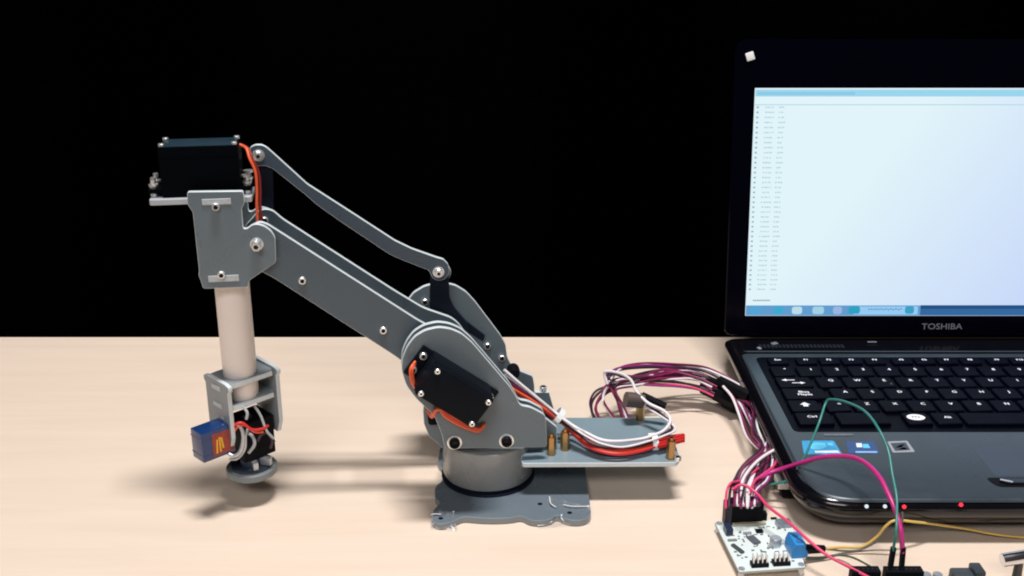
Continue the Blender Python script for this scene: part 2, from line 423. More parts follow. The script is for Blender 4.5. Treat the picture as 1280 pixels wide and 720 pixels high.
# upper arm: two long plates joined by spacers
arm_px = [(316, 281), (324, 277), (334, 280), (345, 287), (525, 402), (545, 412), (570, 425), (592, 455), (585, 480), (560, 490), (530, 474), (497, 447), (340, 346), (318, 335), (302, 318), (301, 300), (306, 288)]
arm = rounded(OL(arm_px, -14), 5, 3)
far_px = [(316, 272), (322, 264), (331, 261), (341, 263), (352, 273), (494, 364), (529, 385), (564, 397), (573, 404), (592, 430), (588, 455), (560, 470), (520, 450), (345, 335), (320, 318), (304, 300), (304, 285)]
farm = rounded(OL(far_px, 13), 4, 3)
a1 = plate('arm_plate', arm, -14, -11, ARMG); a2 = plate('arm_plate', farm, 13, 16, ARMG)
for p in ((378, 350), (479, 412)):
    q = LP(*p, -14); screw(SCREW, q, a1)
    bm = new(); add_lathe(bm, [(2.6, 0), (2.6, 24)], TR @ at((q.x, 13, q.z), '-y'), 6); obj('spacer', bm, SILV, robot)
screw(SCREW, LP(331, 275, 12.8), a2)
# head plates at the elbow
head_px = [(234, 240), (304, 239), (306, 253), (302, 261), (304, 286), (309, 286), (315, 281), (322, 280), (331, 283), (339, 289), (344, 297), (345, 328), (311, 351), (310, 359), (254, 361),
           (251, 351), (248, 344), (249, 340), (241, 265), (234, 255)]
head = rounded(OL(head_px, -19), 1.2, 2)
h1 = plate('head_plate', head, -19, -16); h2 = plate('head_plate', head, 16.6, 19.4)
for p in ((270, 258), (277, 343)): screw(SCREW, LP(*p, -19), h1)
pv = LP(321, 305, -19); inst('pivot_bolt', BIGBOLT, TR @ at(pv, '-y'), h1)
bm = new(); add_lathe(bm, [(2.6, 0), (2.6, 3), (1.5, 3), (1.5, 1.2)], TR @ at(pv + Vector((0, -3.6, 0)), '-y'), 6); add_lathe(bm, [(0, 1.6), (1.6, 1.6)], TR @ at(pv + Vector((0, -3.6, 0)), '-y'), 12, 1); obj('lock_nut', bm, [STEEL, DSTEEL], h1)
for x0, x1, yy in ((252, 289, 252), (260, 299, 348)):
    a, b = L(x0, yy - 3, -19), L(x1, yy + 3, -19); bm = new()
    add_prism(bm, [(a[0], b[1]), (b[0], b[1]), (b[0], a[1]), (a[0], a[1])], XZ, -19.4, -17, .15); obj('tab_end', bm, mat('tab_edge', (.45, .49, .53), .4, var=.25, scale=500), h1, TR)
# servo shelf on the head
tz = L(250, 252, -14)[1]
xl, xr = L(186, 250, -13)[0], L(315, 250, -13)[0]
bm = new(); add_prism(bm, rounded([(xl, -13), (xr, -13), (xr, 10), (xl, 10)], 1.5, 3), XY, tz - 1.6, tz + 1.6, .25); obj('servo_shelf', bm, [mat('shelf_grey', (.42, .46, .50), .35)], robot, TR, smooth=30)
bz = L(275, 349, -14)[1]; bxl, bxr = L(256, 349, -14)[0], L(305, 349, -14)[0]
bm = new(); add_prism(bm, [(bxl, -16), (bxr, -16), (bxr, 17), (bxl, 17)], XY, bz - 1.5, bz + 1.5, .2); obj('cross_plate', bm, GREY, robot, TR)
# head servo standing on the shelf
hx0, hz1 = L(196, 184, -10); hx1 = L(297, 184, -10)[0]
hc = (hx0 + hx1) / 2; hw = min(hx1 - hx0, 46)
bm = new()
add_box(bm, (hc, 0, (tz + 1.6 + hz1) / 2), (hw, 20, hz1 - tz - 1.6), None, .9)
add_box(bm, (hc, 0, hz1 - 6), (hw + .3, 20.3, .5))
add_box(bm, (hc - 1, 0, tz + 5.2), (hw + 13, 18, 2.4), None, .4)
hs = obj('servo', bm, mat('servo_black', (0.0012, 0.002, 0.0035), .45, var=.15, scale=90, spec=.03), robot, TR, smooth=30); hs['label'] = 'black servo standing on the head shelf'
bm = new(); add_box(bm, (hc, 0, hz1 - .9), (hw - 2.5, 19.4, 2.4), None, .7); obj('lit_servo_cover', bm, mat('lit_servo_cover', (.016, .034, .050), .4, var=.2, scale=120, spec=.15), hs, TR, smooth=30)  # light from above put into the cover's colour, paler than the body
for a in (-1, 1):
    for b in (-1, 1):
        inst('screw', SMALL, TR @ at((hc + a * (hw / 2 - 2), b * 7.8, hz1), 'z'), hs)
        bm = new(); q = (hc - 1 + a * (hw / 2 + 4.0), b * 5, tz + 6.4)
        add_lathe(bm, [(0, -4.6), (2.1, -4.6), (2.1, 1.2), (2.7, 1.2), (2.7, 2.2), (1.5, 2.2), (1.5, 5 if a > 0 else 4), (2.9 if a > 0 else 1.6, 5), (2.9 if a > 0 else 1.4, 6), (0, 6)], TR @ at(q), 12)
        obj('shelf_bolt', bm, STEEL, hs, smooth=30)
wire('servo_wire', RW([(296, 180, 0), (302, 182, 0), (308, 186, -4), (312, 198, -8), (319, 214, -9), (321, 235, -9), (321, 258, -9), (322, 278, -9)]), .8, ORANGE, hs, TR)
wire('servo_wire', RW([(297, 180, 1), (304, 182, 1), (311, 187, -2), (316, 200, -6), (323, 216, -7), (325, 236, -7), (325, 258, -7), (327, 276, -7)]), .9, mat('deep_red_wire', (.22, .01, .01), .5), hs, TR)
# elbow rocker and rear crank
plate('elbow_rocker', rounded(OL([(315, 190), (323, 184), (332, 189), (341, 215), (342, 262), (350, 300), (320, 310), (326, 250), (318, 205)], 20), 2, 2), 20, 23, DGREY)
plate('rear_crank', rounded(OL([(538, 342), (542, 332), (555, 332), (561, 342), (562, 372), (568, 385), (585, 405), (592, 440), (540, 440), (537, 385)], 20), 2, 2), 20, 23, DGREY)
plate('rear_crank', circ(*L(551.5, 341, 25), 6.2, 20), 25, 27)
plate('tie_rod', OL([(568, 390), (606, 419), (604, 427), (575, 408)], 27), 26.5, 28.5, DGREY)
# long parallel link
link_px = [(311, 190), (313, 184), (319, 181), (327, 181), (333, 184), (340, 190), (384, 230), (440, 266), (494, 301), (515, 311), (546, 322), (554, 324), (560, 330), (562, 338), (560, 345), (555, 350),
           (547, 351), (541, 348), (536, 338), (500, 324), (487, 318), (430, 280), (396, 256), (380, 242), (341, 211), (331, 207), (321, 208), (314, 204), (311, 197)]
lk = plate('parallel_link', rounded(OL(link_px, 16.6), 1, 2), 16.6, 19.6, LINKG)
for p in ((323, 194), (548, 340)):
    inst('screw', MEDS, TR @ at(LP(*p, 16.6), '-y'), lk)
    q = LP(*p, 16.6); bm = new(); add_lathe(bm, [(2.1, 2.2), (2.1, 4.0), (1.2, 4.0), (1.2, 2.8)], TR @ at(q, '-y'), 6); add_lathe(bm, [(0, 3.0), (1.3, 3.0)], TR @ at(q, '-y'), 10, 1); obj('lock_nut', bm, [STEEL, DSTEEL], lk)
# forearm tube
tp = LP(290, 352, 0); GX = LP(300, 470, 0)
gx = (tp.x + L(300, 468, 0)[0]) / 2
zt, zb = L(290, 340, 0)[1], L(300, 482, 0)[1] - 6
bm = new(); add_lathe(bm, [(10, zb), (10.1, zb + .5), (10.1, zt), (8, zt), (8, zb), (10, zb)], TR @ at((gx, 0, 0)), 36); obj('forearm_tube', bm, PVC, robot, smooth=40)
# wrist bracket, turned about the tube
wg = Matrix.Translation(Vector((gx, 0, 0)) * MM) @ Matrix.Rotation(rad(-45) - YAW, 4, 'Z'); TW = TR @ wg
o0 = TW.inverted() @ Vector((0, 0, CAM_H))
def wz(px, py):  # height on the tube axis plane
    return L(px, py, 0)[1]
z_top, z_bot = wz(300, 462), wz(300, 545)
z_front = z_top - 1.2; W0 = -14.0
def YZ(a, b, d): return (a, d, b)
def panel(w0, w1, z0, z1, wd):
    pts = rounded([(-wd, z0 + 8), (-wd + 3, z0), (wd - 3, z0), (wd, z0 + 8), (wd, z1 - 5), (wd + 1.6, z1 - 4), (wd + 1.6, z1 - 1), (wd - 3, z1), (-wd + 3, z1), (-wd - 1.6, z1 - 1), (-wd - 1.6, z1 - 4), (-wd, z1 - 5)], .8, 2)
    bm = new(); add_prism(bm, pts, XZ, w0, w1, .25, 0, 1); return bm
WB = mat('bracket_grey', (0.25, 0.285, 0.31), .38, var=.07)
pn1 = obj('wrist_panel', panel(W0 - 2.7, W0, z_bot, z_front, 12.5), [WB, EDGE], robot, TW, smooth=35)
pn2 = obj('wrist_panel', panel(16.8, 19.5, z_bot, z_top, 12.5), [WB, EDGE], robot, TW, smooth=35)
for zz in (z_front - .6, z_front - 15):
    ring = circ(0, 0, 10.3, 28); hwid = (16.8 - W0) / 2; hmid = (16.8 + W0) / 2
    bm = new()
    # plate with a round hole: bridge outer square and inner circle
    sq = []
    for i in range(28):
        a = 2 * math.pi * i / 28; cx, sy = math.cos(a), math.sin(a); k = min(11.8 / max(abs(cx), 1e-6), (16.7 if sy > 0 else -W0 - .1) / max(abs(sy), 1e-6)); sq.append((cx * k, sy * k))
    V = [[bm.verts.new(Vector((p[0], p[1], h)) * MM) for p in r] for r, h in ((ring, zz), (sq, zz), (sq, zz - 3), (ring, zz - 3))]
    for q in range(4):
        for i in range(28):
            j = (i + 1) % 28; f = bm.faces.new((V[q][i], V[q][j], V[(q + 1) % 4][j], V[(q + 1) % 4][i])); f.material_index = 1 if q == 1 else 0
    bmesh.ops.recalc_face_normals(bm, faces=list(bm.faces))
    obj('wrist_shelf', bm, [WB, EDGE], robot, TW, smooth=30)
    for sw in (-1, 1):
        bm = new(); add_box(bm, (0, W0 - 2.8 if sw < 0 else 19.6, zz - 1.5 - (3 if zz > z_front - 4 else 0)), (9, .9, 2.6), bev=.1); obj('tab_end', bm, mat('tab_edge2', (.5, .54, .57), .4, var=.3, scale=500), pn1 if sw < 0 else pn2, TW)
# small blue servo on the outer panel
sgz = wz(262, 556) + 12.5; SU, SW = 8.0, 6.5
bm = new()
add_box(bm, (-4 + SU, -30.8 + SW, sgz), (12.4, 21.5, 19), None, .6)
add_box(bm, (-4 + SU, -21.5 + SW, sgz + 8.2), (12.0, 3, 6), None, .3)
for hz_ in (-5.5, 5.2): add_box(bm, (-4 + SU, -30.8 + SW, sgz + hz_), (12.7, 21.8, .45))
sg = obj('servo', bm, BLUE, robot, TW, smooth=30); sg['label'] = 'small blue servo on the wrist'
bm = new(); add_box(bm, (2.35 + SU, -28 + SW, sgz - .5), (.3, 14, 14)); obj('label_sticker', bm, mat('servo_sticker', (.30, .035, .02), .4, var=.5, scale=300), sg, TW)
for k, (dw, h) in enumerate(((-32.2, 11), (-30.2, 12), (-28.6, 9))):
    bm = new(); add_box(bm, (2.6 + SU, dw + SW, sgz - 1 + (k - 1) * .6), (.25, 1.1, h * .8), Matrix.Rotation(rad(5 * k - 4), 3, 'X')); obj('label_print', bm, GOLD, sg, TW)
bm = new(); add_lathe(bm, [(0, 0), (1.6, 0), (1.6, 1.2), (0, 1.6)], TW @ at((-4 + SU, -22.5 + SW, sgz + 11)), 12); obj('screw', bm, STEEL, sg)
# suction style head disc under the bracket
dz0 = wz(315, 590); dz1 = dz0 + 5.2
dcx = L(314, 575, 0)[0] - gx
TD = TR @ Matrix.Translation(Vector((gx + dcx, 0, 0)) * MM)
bm = new(); add_lathe(bm, [(0, dz0), (14.2, dz0), (15.6, dz0 + 1), (15.6, dz1 - .6), (15, dz1), (0, dz1)], TD, 40); disc = obj('gripper_disc', bm, mat('disc_grey', (.19, .215, .23), .45), robot, smooth=40)
bm = new(); add_lathe(bm, [(0, dz1), (13, dz1), (12.6, dz1 + 1.1), (0, dz1 + 1.1)], TD, 30); obj('disc_pad', bm, mat('pad_dark', (.03, .04, .06), .5, var=.6, scale=180), disc, smooth=40)
bm = new(); add_lathe(bm, [(0, dz1 + 1), (6.6, dz1 + 1), (6.6, dz1 + 6), (3, dz1 + 6), (3, z_bot + 14), (0, z_bot + 14)], TD, 24); obj('disc_hub', bm, mat('hub_blue', (.03, .06, .12), .4), disc, smooth=40)
# horn arms and jaw links above the disc
for ang, r0, hh in ((-70, 6, 12), (-20, 8, 10), (60, 7, 9), (150, 7, 12)):
    R = Matrix.Rotation(rad(ang), 3, 'Z'); bm = new()
    add_box(bm, R @ Vector((r0 + 2, 0, 0)) + Vector((0, 0, dz1 + 4)), (7, 3.2, 5), R, .4)
    obj('jaw_link', bm, SILV if ang in (-70, -20) else BLK, disc, TD)
bm = new(); add_box(bm, (-1, 4, dz1 + 20), (19, 22, 26), None, .6); add_box(bm, (-1, 4, dz1 + 14), (19.4, 22.4, .5)); add_box(bm, (8.7, 2, dz1 + 22), (.6, 9, 7), None, .2); obj('inner_servo', bm, MBLK, robot, TW)
for kk, (pl, m, r) in enumerate((
    ([(286, 552, -16), (289, 540, -17), (294, 531, -18), (303, 529, -18), (315, 537, -16), (328, 536, -12), (335, 532, -8)], REDW, 1.1),
    ([(285, 556, -16), (290, 545, -17), (297, 534, -18), (306, 532, -17), (318, 540, -15), (329, 540, -12)], ORANGE, .8),
    ([(284, 566, -18), (293, 570, -20), (301, 563, -20), (304, 548, -19), (302, 536, -18), (297, 531, -17)], SILV, 1.7),
    ([(287, 574, -18), (297, 573, -20), (306, 561, -19), (307, 544, -17), (311, 534, -14)], mat('wire_grey', (.5, .5, .5), .4), 1.2),
    ([(318, 507, -6), (326, 520, -8), (333, 538, -10), (342, 548, -8)], mat('rod_grey', (.45, .48, .5), .4), 1.2),
    ([(304, 508, -14), (309, 516, -15), (308, 524, -15)], mat('clip_grey', (.5, .52, .54), .4), 1.3),
    ([(311, 566, -14), (318, 556, -15), (316, 546, -14), (308, 540, -13)], mat('clip_grey2', (.42, .44, .47), .4), 1.5),
    ([(338, 560, -8), (340, 550, -8), (334, 541, -9), (326, 544, -10), (322, 552, -12)], DARKW, 1.3))):
    wire('servo_wire' if kk < 2 else 'linkage_rod', RW(pl), r * (.85 if kk < 2 else .68), m, robot, TR)

# rear tray that carries the cables, square to the table
tray_z = 28
tp_px = [(668, 579), (846, 578), (850, 572), (833, 524), (826, 522), (668, 522)]
pts = [tuple((WZ(a, b, tray_z) * 1000).xy) for a, b in tp_px]
pts[0] = (6, pts[0][1]); pts[-1] = (6, pts[-1][1])
bm = new(); add_prism(bm, rounded(pts, 2.0, 3), XY, tray_z - 3, tray_z, .25, 0, 1); tray = obj('rear_tray', bm, [mat('tray_grey', (.20, .275, .325), .25, var=.06, scale=30), EDGE], robot, smooth=35)
bm = new(); add_lathe(bm, [(0, 0), (2.9, 0), (2.9, 12.5), (1.4, 12.5), (1.4, 14.5), (0, 14.5)], Matrix(), 6)
me = bpy.data.meshes.new('brass_standoff'); bm.to_mesh(me); bm.free(); mats_to(me, BRASS)
for a, b in ((838, 573), (800, 524.5), (706, 562), (689, 568)):
    p = WZ(a, b, tray_z); inst('brass_standoff', me, Matrix.Translation((p.x, p.y, tray_z * MM)), robot)
inst('screw', SCREW, Matrix.Translation(WZ(847, 575, tray_z)), robot)

# ------------------------------------------------------------------ strips of clear tape on the feet of the base
TGLINT = mat('tape_glint_ridge', (.86, .87, .9), .25, var=.1, scale=400)  # white ridges painted in for the glints along the tape
def tape(label, px, zs, ridges):
    bm = new(); a = [WZ(x, y, z) for (x, y), z in zip(px, zs)]
    nu, nv = 10, 4; g = []
    for i in range(nu + 1):
        for j in range(nv + 1):
            s, t = i / nu, j / nv
            p = (a[0] * (1 - s) + a[1] * s) * (1 - t) + (a[3] * (1 - s) + a[2] * s) * t
            p.z += .0006 * math.sin(i * 2.1 + j * 1.3) + .0004 * math.sin(i * 5.1 - j)
            p.z = max(p.z, .0005); g.append(bm.verts.new(p))
    for i in range(nu):
        for j in range(nv): bm.faces.new((g[i * (nv + 1) + j], g[(i + 1) * (nv + 1) + j], g[(i + 1) * (nv + 1) + j + 1], g[i * (nv + 1) + j + 1]))
    o = obj('tape_strip', bm, TAPE, smooth=60, origin=sum(a, Vector()) / 4)
    for rp in ridges:
        bm = new(); add_tube(bm, [WZ(*q) for q in rp], .55, 6, flat=.6); obj('tape_glint_ridge', bm, TGLINT, o, smooth=60)
    setprops(o, label, 'tape', 'tape strips on the robot base')
tape('clear glossy tape strip over the left front foot of the robot base', [(538, 636), (568, 640), (572, 663), (538, 660)], (5.6, 5.6, 1.2, 1.2), [[(539, 643, 5.5), (545, 642.5, 5.6), (551, 643, 5.6)], [(541, 655, 2.5), (550, 654, 2.2), (560, 656, 1.6), (568, 660, 1)]])
tape('clear glossy tape strip over the right front foot of the robot base', [(686, 622), (738, 633), (738, 654), (672, 660)], (5.8, 5.6, 1.2, 1.2), [[(704, 631, 5.6), (716, 633, 5.8), (735, 633, 5.5)], [(687, 621, 5.5), (688.5, 629, 6.2), (695, 634, 5.6)], [(702, 643, 5), (703, 649, 3), (712, 652, 2), (730, 651, 1.5)], [(672, 657, 1), (680, 656, 1.2), (690, 652, 2)]])

# ------------------------------------------------------------------ laptop
LX0, LX1, LY0, LY1 = 167, 507, 551, 802
lap = thing('laptop', 'open black laptop with a bright white window on screen, right of the robot arm', 'laptop', (.337, .68, 0))
DZ = 29.0
def lap_outline(ins, rf=34, rb=8, x0=LX0, x1=LX1, y0=LY0, y1=LY1):
    return rounded([(x0 + ins, y1 - ins), (x0 + ins, y0 + ins), (x1 - ins, y0 + ins), (x1 - ins, y1 - ins)], [rb, max(rf - ins, 4), max(rf - ins, 4), rb], 12)
def loft(bm, layers, mi=0):
    R = [[bm.verts.new(Vector((p[0], p[1], z)) * MM) for p in pts] for pts, z in layers]
    n = len(R[0]); fs = []
    for a, b in zip(R, R[1:]):
        for i in range(n): fs.append(bm.faces.new((a[i], a[(i + 1) % n], b[(i + 1) % n], b[i])))
    fs.append(bm.faces.new(R[0][::-1])); fs.append(bm.faces.new(R[-1]))
    for f in fs: f.material_index = mi
    bmesh.ops.recalc_face_normals(bm, faces=fs)
bm = new(); loft(bm, [(lap_outline(22), 4), (lap_outline(14), 6), (lap_outline(5), 13), (lap_outline(1.2), 18), (lap_outline(0), 22), (lap_outline(.6), 25), (lap_outline(3), 27.2), (lap_outline(6), 28.2)])
body = obj('base_body', bm, SIDE, lap, smooth=50)
for xx in (200, 474):
    for yy in (590, 775): bm = new(); add_lathe(bm, [(0, 0), (6, 0), (7, 4.2), (0, 4.2)], at((xx, yy, 0)), 16); obj('rubber_foot', bm, MBLK, lap)
# deck frame: grey top with the keyboard tray cut out
KX0, KX1, KY0, KY1 = 183, 491, 637, 758
bm = new()
outer = lap_outline(0, 30, 5, 174, 500, 553.5, 766)
loft(bm, [(lap_outline(0, 30, 5, 173.2, 500.8, 552.8, 766.6), 27.2), (outer, 28.2), (lap_outline(0, 29.6, 5, 174.5, 499.5, 554.2, 765.7), 28.7), (lap_outline(0, 29.0, 5, 175.4, 498.6, 555.4, 764.9), DZ)])
deck = obj('deck', bm, DECK, lap, smooth=75)
bm = new(); add_prism(bm, rounded([(KX0, KY1), (KX0, KY0), (KX1, KY0), (KX1, KY1)], 5, 4), XY, DZ - .6, DZ + .25, .2); kb = obj('keyboard', bm, WELL, lap)
# keys
LGX = Matrix.Translation((0, 0, 0))
def key(cx, cy, w, h, txt=None, size=4.2, dx=2.0, dy=2.2, fn=None, tilt=0, sub=None):
    bm = new(); zt = DZ + 2.4
    q = lambda i: rounded([(cx - w / 2 + i, cy + h / 2 - i), (cx - w / 2 + i, cy - h / 2 + i), (cx + w / 2 - i, cy - h / 2 + i), (cx + w / 2 - i, cy + h / 2 - i)], 1.4, 2)
    loft(bm, [(q(0), DZ + .3), (q(.2), zt - .5), (q(.8), zt)])
    if txt: add_text(bm, txt, size, at((cx + dx, cy + dy, zt + .06)), 1); add_text(bm, txt, size, at((cx + dx + .22, cy + dy + .1, zt + .07)), 1)
    if sub: add_text(bm, sub, 2.6, at((cx + dx + 3.5, cy - 3.6, zt + .06)), 2)
    if fn: fn(bm, zt)
    return obj('key', bm, [KEY, LEG, mats['dim'], MBLK], kb, smooth=30)
mats = {'dim': mat('dim_key_print', (.16, .17, .22), .6)}
K0 = 187.0
def row(y, x0, letters, subs=None, h=16.4, size=4.6, dx=2.0):
    x = x0
    for i, ch in enumerate(letters):
        key(x + 9.5, y, 16.6, h, ch, size, dx, sub=(subs[i] if subs else None)); x += 19
fx = [198, 219, 236, 252.7, 270, 290, 307, 323.6, 341, 361, 378, 395, 412, 432, 449, 466, 482]
for x, t in zip(fx, ['Esc'] + ['F%d' % i for i in range(1, 13)] + [None] * 4): key(x - .5, 747, 15 if x < 470 else 13, 10.5, t, 3.7, 0, 1.2)
row(728.5, K0, ['º'] + list('1234567890') + ["'", '¡'], size=4.8, dx=2.2); key(K0 + 13 * 19 + 17, 728.5, 31, 16.4)
def tabfn(bm, z):
    for dy, sgn in ((2.8, -1), (-2.0, 1)):
        add_box(bm, (K0 + 13 + sgn * 2.5, 709.5 + dy, z + .05), (8, .9, .06), mi=1)
        add_prism(bm, [(K0 + 13 + sgn * 8, 709.5 + dy), (K0 + 13 + sgn * 4.4, 709.5 + dy + 1.8), (K0 + 13 + sgn * 4.4, 709.5 + dy - 1.8)], XY, z + .02, z + .09, 0, 1)
key(K0 + 13.5, 709.5, 25, 16.4, fn=tabfn); row(709.5, K0 + 28.5, 'QWERTYUIOP`+', ['', '', '€'] + [''] * 9)
key(K0 + 15.8, 690.5, 29.5, 16.4, 'Bloq\nMayús', 4.0, 0, 0); row(690.5, K0 + 33.3, 'ASDFGHJKLÑ´Ç')
def shfn(bm, z):
    c = (K0 + 12, 671.5)
    add_prism(bm, [(c[0], c[1] + 4.5), (c[0] - 3.5, c[1] + 1), (c[0] + 3.5, c[1] + 1)], XY, z + .02, z + .09, 0, 1)
    add_box(bm, (c[0], c[1] - .4, z + .05), (3.4, 2.6, .06), mi=1)
key(K0 + 11, 671.5, 20.5, 16.4, fn=shfn); row(671.5, K0 + 23.8, ['<'] + list('ZXCVBNM,.-')); key(K0 + 23.8 + 11 * 19 + 20, 671.5, 38, 16.4)
key(K0 + 13, 652.5, 24, 16.4, 'Ctrl', 4.0, -1, 2)
def fnfn(bm, z):
    cx, cy = 267.5, 653.5
    add_prism(bm, [(cx + 6.0 * math.cos(a * .2618), cy + 4.3 * math.sin(a * .2618)) for a in range(24)], XY, z + .02, z + .08, 0, 1)
    add_text(bm, 'FN', 4.4, at((cx, cy, z + .14)), 3)
key(K0 + 45, 652.5, 34, 16.4); key(268, 652.5, 17, 16.4, fn=fnfn); key(287.5, 652.5, 17, 16.4, 'Alt', 4.0, 1, 1); key(350, 652.5, 104, 16.4)
for x in (412, 431, 450, 469): key(x, 652.5, 16.6, 16.4)
for y in (728.5, 709.5, 690.5, 671.5): key(482, y, 12, 16.4)
for y in (709.5, 690.5): key(462.5 + (7 if y < 700 else 4), y, 10, 16.4)
# palm rest: touchpad, stickers, lights
bm = new(); add_prism(bm, rounded([(290, 618), (290, 580), (385, 580), (385, 618)], 3, 3), XY, DZ - .4, DZ + .1, .1); obj('touchpad', bm, mat('touchpad_grey', (.03, .042, .062), .4), lap)
b0 = WZ(1238, 606, DZ)
bm = new(); add_prism(bm, rounded([(b0.x * 1000, 578), (b0.x * 1000 + 3, 567), (390, 567), (390, 578)], 4, 4), XY, DZ - .5, DZ + .2, .1); tb = obj('touchpad_buttons', bm, MBLK, lap)
bm = new(); add_prism(bm, rounded([(b0.x * 1000 + 6, 575.5), (b0.x * 1000 + 9, 569.5), (384, 569.5), (384, 575.5)], 3, 4), XY, DZ + .2, DZ + 1.5, .5); obj('button_bar', bm, mat('button_dark', (.02, .025, .035), .15, metal=.6), tb, smooth=40)
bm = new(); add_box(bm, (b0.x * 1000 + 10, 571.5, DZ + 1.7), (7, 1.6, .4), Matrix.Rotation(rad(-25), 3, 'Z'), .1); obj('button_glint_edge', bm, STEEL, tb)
def quad_px(px, z): return [tuple((WZ(a, b, z) * 1000).xy) for a, b in px]
def sticker(px, m, marks, name='sticker'):
    bm = new(); add_prism(bm, rounded(quad_px(px, DZ), 1, 2), XY, DZ + .02, DZ + .12)
    st = obj(name, bm, m, lap)
    for mp, mm in marks:
        bm = new(); add_prism(bm, quad_px(mp, DZ + .14), XY, DZ + .13, DZ + .18); obj('sticker_print', bm, mm, st)
CY = mat('sticker_cyan', (.10, .55, .85), .4); BL = mat('sticker_blue', (.02, .16, .50), .35, var=.3, scale=300); WH = mat('sticker_white', (.75, .85, .92), .4); DB = mat('sticker_navy', (.012, .05, .20), .35)
sticker([(1005, 568), (1002, 551), (1042, 551), (1053, 568)], mat('sticker_sky', (.02, .30, .62), .35, var=.3, scale=260),
        [([(1011, 560), (1012, 555), (1020, 553), (1031, 554), (1034, 558), (1028, 561), (1018, 562)], CY), ([(1019, 566), (1018, 563.5), (1047, 563), (1050, 566)], WH), ([(1035, 557), (1034, 553.5), (1040, 553.5), (1042, 557)], CY)])
sticker([(1061, 567), (1057, 552), (1092, 552), (1100, 567)], DB,
        [([(1071, 559), (1070, 554), (1077, 554), (1078, 559)], WH), ([(1079, 560), (1078, 555), (1085, 555), (1088, 560)], CY), ([(1070, 566), (1069, 564), (1096, 564), (1097, 566)], mat('sticker_mid', (.25, .45, .75), .4))])
sticker([(1116, 566), (1109, 552), (1134, 551), (1144, 565)], mat('sticker_grey', (.30, .31, .34), .4),
        [([(1119, 563.5), (1113, 554), (1132, 553), (1138, 562.5)], mat('sticker_dark', (.03, .04, .06), .4)), ([(1119, 560), (1124, 556.5), (1131, 555), (1127, 559)], mat('sticker_light', (.5, .5, .52), .4)), ([(1122, 562), (1129, 559), (1134, 560.5), (1133, 562)], mat('sticker_light2', (.4, .4, .42), .4))])
bm = new(); a = quad_px([(1030, 545), (1030, 542.5), (1066, 542.5), (1067, 545)], DZ); add_prism(bm, a, XY, DZ + .26, DZ + .32); obj('model_marking', bm, mat('marking', (.12, .13, .16), .5, var=.8, scale=900), lap)
WL, RL = emit('white_led', (.8, .9, 1), 1.0), emit('red_led', (1, .03, .06), 2.2)
for a, b, m in ((1083, 632.5, WL), (1106, 632.5, WL), (1130, 633, RL), (1201, 630.5, RL)):
    p = WY(a, b, 551.6); bm = new(); add_lathe(bm, [(0, 0), (1.1, 0), (1.1, .8), (.7, 1.2), (0, 1.3)], Matrix.Translation(p) @ AX['-y'], 12); obj('status_light', bm, m, lap)
# hinge strip with speaker slot
bm = new(); add_box(bm, (337, 779, 28.5), (322, 23, 3), None, .8); obj('hinge_cover', bm, SIDE, lap)
bm = new(); add_box(bm, (337, 767.6, 29.6), (318, 1.6, .8), None, .3); obj('trim_line', bm, DECK, lap)
bm = new()
for i in range(22): add_box(bm, (191 + i * 3, 777, 30.15), (2.0, 6, .5), None, 0)
obj('speaker_grille', bm, mat('grille', (.004, .006, .012), .5), lap)
for a, b, sx in ((968, 429.5, 5), (949, 435.5, 2.5)):
    p = WZ(a, b, 31) * 1000; bm = new(); add_box(bm, (p.x, p.y, 31), (sx, 3.4, 1.2), Matrix.Rotation(rad(25), 3, 'Z'), .3); obj('hinge_mark', bm, STEEL if sx > 3 else SILV, lap)  # silver slivers added to stand for a glint on the hinge
p = WZ(1090, 427.5, 31) * 1000
bm = new(); add_box(bm, (p.x, p.y, 31), (7, 1.6, .4)); obj('hinge_mark', bm, mats['dim'], lap)
# lid
TILT = rad(8.5)
TL = Matrix.Translation(Vector((337, 797, 36)) * MM) @ Matrix.Rotation(rad(90) - TILT, 4, 'X')   # local x right, y up the lid, z to the front
dl = TL.inverted() @ WY(930, 393, 800); DY0 = dl.y * 1000; DX = 155.3; DH = 174.5; 
lo = rounded([(-171, 222), (-171, -4), (171, -4), (171, 222)], [12, 6, 6, 12], 6)
bm = new(); loft(bm, [([(a * .985, b * .985 + 1) for a, b in lo], -9), (lo, -6), (lo, 2.0), ([(a * .995, b * .995 + .5) for a, b in lo], 3.0)]); lid = obj('screen_lid', bm, LID, lap, TL, smooth=40)
zf = 3.0
def screen_mat():
    m = bpy.data.materials.new('lit_screen'); m.use_nodes = True; nt = m.node_tree; nt.nodes.remove(nt.nodes['Principled BSDF'])
    tc = nt.nodes.new('ShaderNodeTexCoord'); sp_ = nt.nodes.new('ShaderNodeSeparateXYZ'); nt.links.new(tc.outputs['Generated'], sp_.inputs[0])
    ad = nt.nodes.new('ShaderNodeMath'); ad.operation = 'MULTIPLY_ADD'; ad.inputs[1].default_value = -.45
    nt.links.new(sp_.outputs['Z'], ad.inputs[0]); nt.links.new(sp_.outputs['X'], ad.inputs[2])
    cr = nt.nodes.new('ShaderNodeValToRGB'); cr.color_ramp.elements[0].position = 0.0; cr.color_ramp.elements[0].color = (.79, .95, 1, 1)
    cr.color_ramp.elements[1].position = .9; cr.color_ramp.elements[1].color = (.55, .65, 1, 1)
    nt.links.new(ad.outputs[0], cr.inputs[0])
    e = nt.nodes.new('ShaderNodeEmission'); e.inputs[1].default_value = .95; nt.links.new(cr.outputs[0], e.inputs[0])
    nt.links.new(e.outputs[0], nt.nodes['Material Output'].inputs[0]); return m
bm = new(); add_box(bm, (0, DY0 + DH / 2, zf), (DX * 2, DH, .6)); disp = obj('display', bm, screen_mat(), lid, TL)
